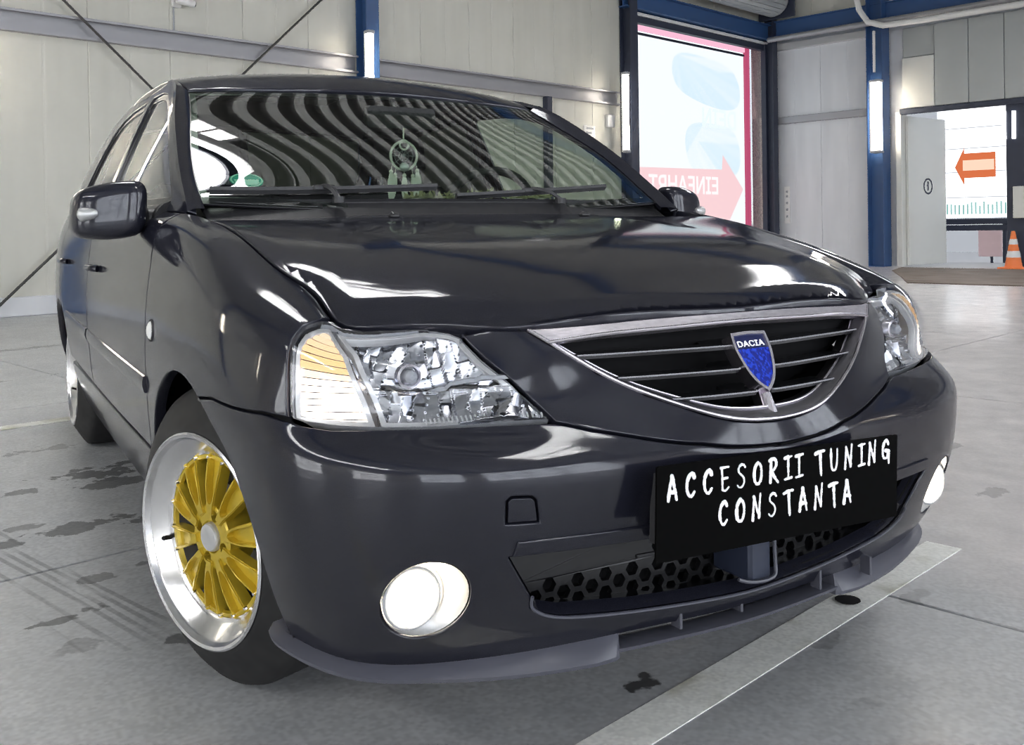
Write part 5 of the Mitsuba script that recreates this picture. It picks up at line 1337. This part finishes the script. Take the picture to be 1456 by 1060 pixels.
# cabin
dash = sweep([(0, -.66, 0), (0, .66, 0)], [(1.23, .94), (1.34, .985), (1.48, .985), (1.58, .955), (1.63, .86), (1.60, .70), (1.50, .55), (1.2, .55)], [0, 0, 1.0])
dm = dash.copy(); dm.vertices = np.c_[np.abs(dash.vertices[:, 0]), dash.vertices[:, 1], dash.vertices[:, 2]]; trimesh.repair.fix_normals(dm)
part('dashboard', dm, M_INTERIOR, 30)
sw = tube([[.19 * math.cos(t) * .0, .19 * math.cos(t), .19 * math.sin(t)] for t in np.linspace(0, 2 * np.pi, 40)], .015, 10, caps=False)
part('steering_wheel', xf(cat(sw, box(-.02, .03, -.06, .06, -.05, .05, .015), box(-.01, .01, -.18, .18, -.015, .015, .004)), frame([1.72, -.36, .92], unit([.93, 0, .36]), [0, 1, 0], unit([-.36, 0, .93]))), M_INTERIOR, 40)
part('steering_wheel__column', tube([[1.58, -.36, .86], [1.72, -.36, .92]], .035, 12), M_INTERIOR, 40)
def seat(x, y, w, name):
    back = box(-.07, .07, -w / 2, w / 2, 0, .62, .05); back.apply_transform(frame([x + .28, y, .48], unit([1, 0, -.28]), [0, 1, 0], unit([.28, 0, 1])))
    k = part(name, cat(back, box(x - .25, x + .28, y - w / 2, y + w / 2, .34, .52, .05)), M_SEAT)
    return k
for y in (.37, -.37):
    k = seat(2.05, y, .48, 'front_seat')
    hr = box(-.05, .05, -.14, .14, 0, .19, .04); hr.apply_transform(frame([2.52, y, 1.12], unit([1, 0, -.2]), [0, 1, 0], unit([.2, 0, 1])))
    part(k[5:] + '__headrest', hr, M_SEAT)
    part(k[5:] + '__headrest_post', cat(tube([[2.49, y - .06, 1.03], [2.53, y - .06, 1.14]], .006, 6), tube([[2.49, y + .06, 1.03], [2.53, y + .06, 1.14]], .006, 6)), M_RAIL)
seat(2.85, 0, 1.20, 'rear_seat')
part('parcel_shelf', box(3.28, 3.72, -.62, .62, .93, .95, .005), M_INTERIOR)
part('door_lining', cat(box(1.25, 3.2, .70, .72, .42, .95, .005)), M_INTERIOR); part('door_lining', box(1.25, 3.2, -.72, -.70, .42, .95, .005), M_INTERIOR)
part('cabin_floor', box(1.16, 3.7, -.70, .70, .25, .34, .01), M_INTERIOR)
part('inner_mirror', xf(sbox_p := prism(sbox(-.115, -.033, .115, .033).buffer(-.015).buffer(.015), .03), frame([1.665, -.02, 1.262], [0, -1, 0], [-.15, 0, 1], [-1, 0, -.15])), M_INTERIOR)
part('inner_mirror__stalk', tube([[1.675, -.02, 1.275], [1.715, -.02, 1.322]], .009, 8), M_INTERIOR)
part('sun_visor', box(1.80, 1.95, .12, .52, 1.325, 1.340, .006), M_LINING); part('sun_visor', box(1.80, 1.95, -.52, -.12, 1.325, 1.340, .006), M_LINING)

# ---------------------------------------------------------------- things inside the car
dc = np.array([1.52, .025, 1.128])
def ringm(c, r, t): return tube([[c[0], c[1] + r * math.cos(a), c[2] + r * math.sin(a)] for a in np.linspace(0, 2 * np.pi, 40)], t, 8, caps=False)
D = 'dream_catcher'
obj(D, ringm(dc, .043, .0040), M_IVORY, 40, label='ivory dream catcher hanging from the inner mirror behind the windscreen', category='dream catcher')
obj(D + '__small_ring', ringm(dc + [-.004, .0, .033], .014, .003), M_IVORY, 40)
obj(D + '__cord', tube([[1.655, -.034, 1.232], dc + [0, 0, .046]], .0022, 6), M_IVORY, 40)
web = cat(*[tube([dc, dc + [0, .045 * math.cos(a), .045 * math.sin(a)]], .0008, 4) for a in np.arange(0, 2 * np.pi, np.pi / 5)], *[ringm(dc, r, .0008) for r in (.016, .030)])
obj(D + '__web', web, M_GREYPL, 40)
obj(D + '__shell', trimesh.creation.icosphere(2, .016).apply_transform(np.diag([.4, 1, .9, 1])).apply_translation(dc + [-.004, 0, -.034]), M_SILVER, True)
def feather(c, L, lean, key):
    q = []
    p = np.array([c + np.array([0, lean * t, -L * t]) for t in np.linspace(0, 1, 12)])
    wv_ = .010 * np.sin(np.linspace(.15, 1, 12) * np.pi * .93) + .0012
    V = np.vstack([p + np.c_[np.full(12, -.001), -wv_, np.zeros(12)], p + np.c_[np.full(12, .0015), np.zeros(12), np.zeros(12)], p + np.c_[np.full(12, -.001), wv_, np.zeros(12)], p + np.c_[np.full(12, -.0025), np.zeros(12), np.zeros(12)]])
    F_ = []
    for i in range(11):
        for j in range(4):
            a, b2 = j * 12 + i, ((j + 1) % 4) * 12 + i; F_ += [[a, a + 1, b2 + 1], [a, b2 + 1, b2]]
    m = trimesh.Trimesh(V, F_, process=False); trimesh.repair.fix_normals(m); obj(key, m, M_IVORY, 40)
for i, (dy, dz, L, ln) in enumerate(((.043, -.040, .085, .004), (.0, -.052, .075, 0), (-.043, -.036, .085, -.006), (.030, -.05, .08, .014), (-.028, -.052, .08, -.012))):
    c = dc + [-.002, dy, dz]
    obj(D + '__bead', trimesh.creation.icosphere(2, .0062).apply_translation(c + [0, 0, -.008]), M_IVORY, True)
    feather(c + [0, 0, -.012], L, ln, D + '__feather')
    obj(D + '__thread', tube([c + [0, -dy * .1, .012], c + [0, 0, -.006]], .001, 4), M_IVORY)
# dried plant garland along the dashboard
gar = spline_pts([(1.345, .10, .995), (1.35, .02, .998), (1.355, -.08, .996), (1.36, -.18, 1.002), (1.365, -.28, .999), (1.37, -.40, 1.0)], 60)
leaves = []
rg = np.random.default_rng(5)
for i in range(150):
    p = gar[rg.integers(0, 60)]; d = unit(rg.normal(size=3) * [1, 1, .8] + [0, 0, .6]); L = .012 + .018 * rg.random()
    leaves.append(tube([p, p + d * L * .5 + [0, 0, .002], p + d * L], [.002, .0035, .0008], 5))
obj('dried_garland', cat(tube(gar, .004, 6), *leaves), M_STRAW, 40, label='dried straw-coloured garland lying on the dashboard behind the windscreen', category='garland')
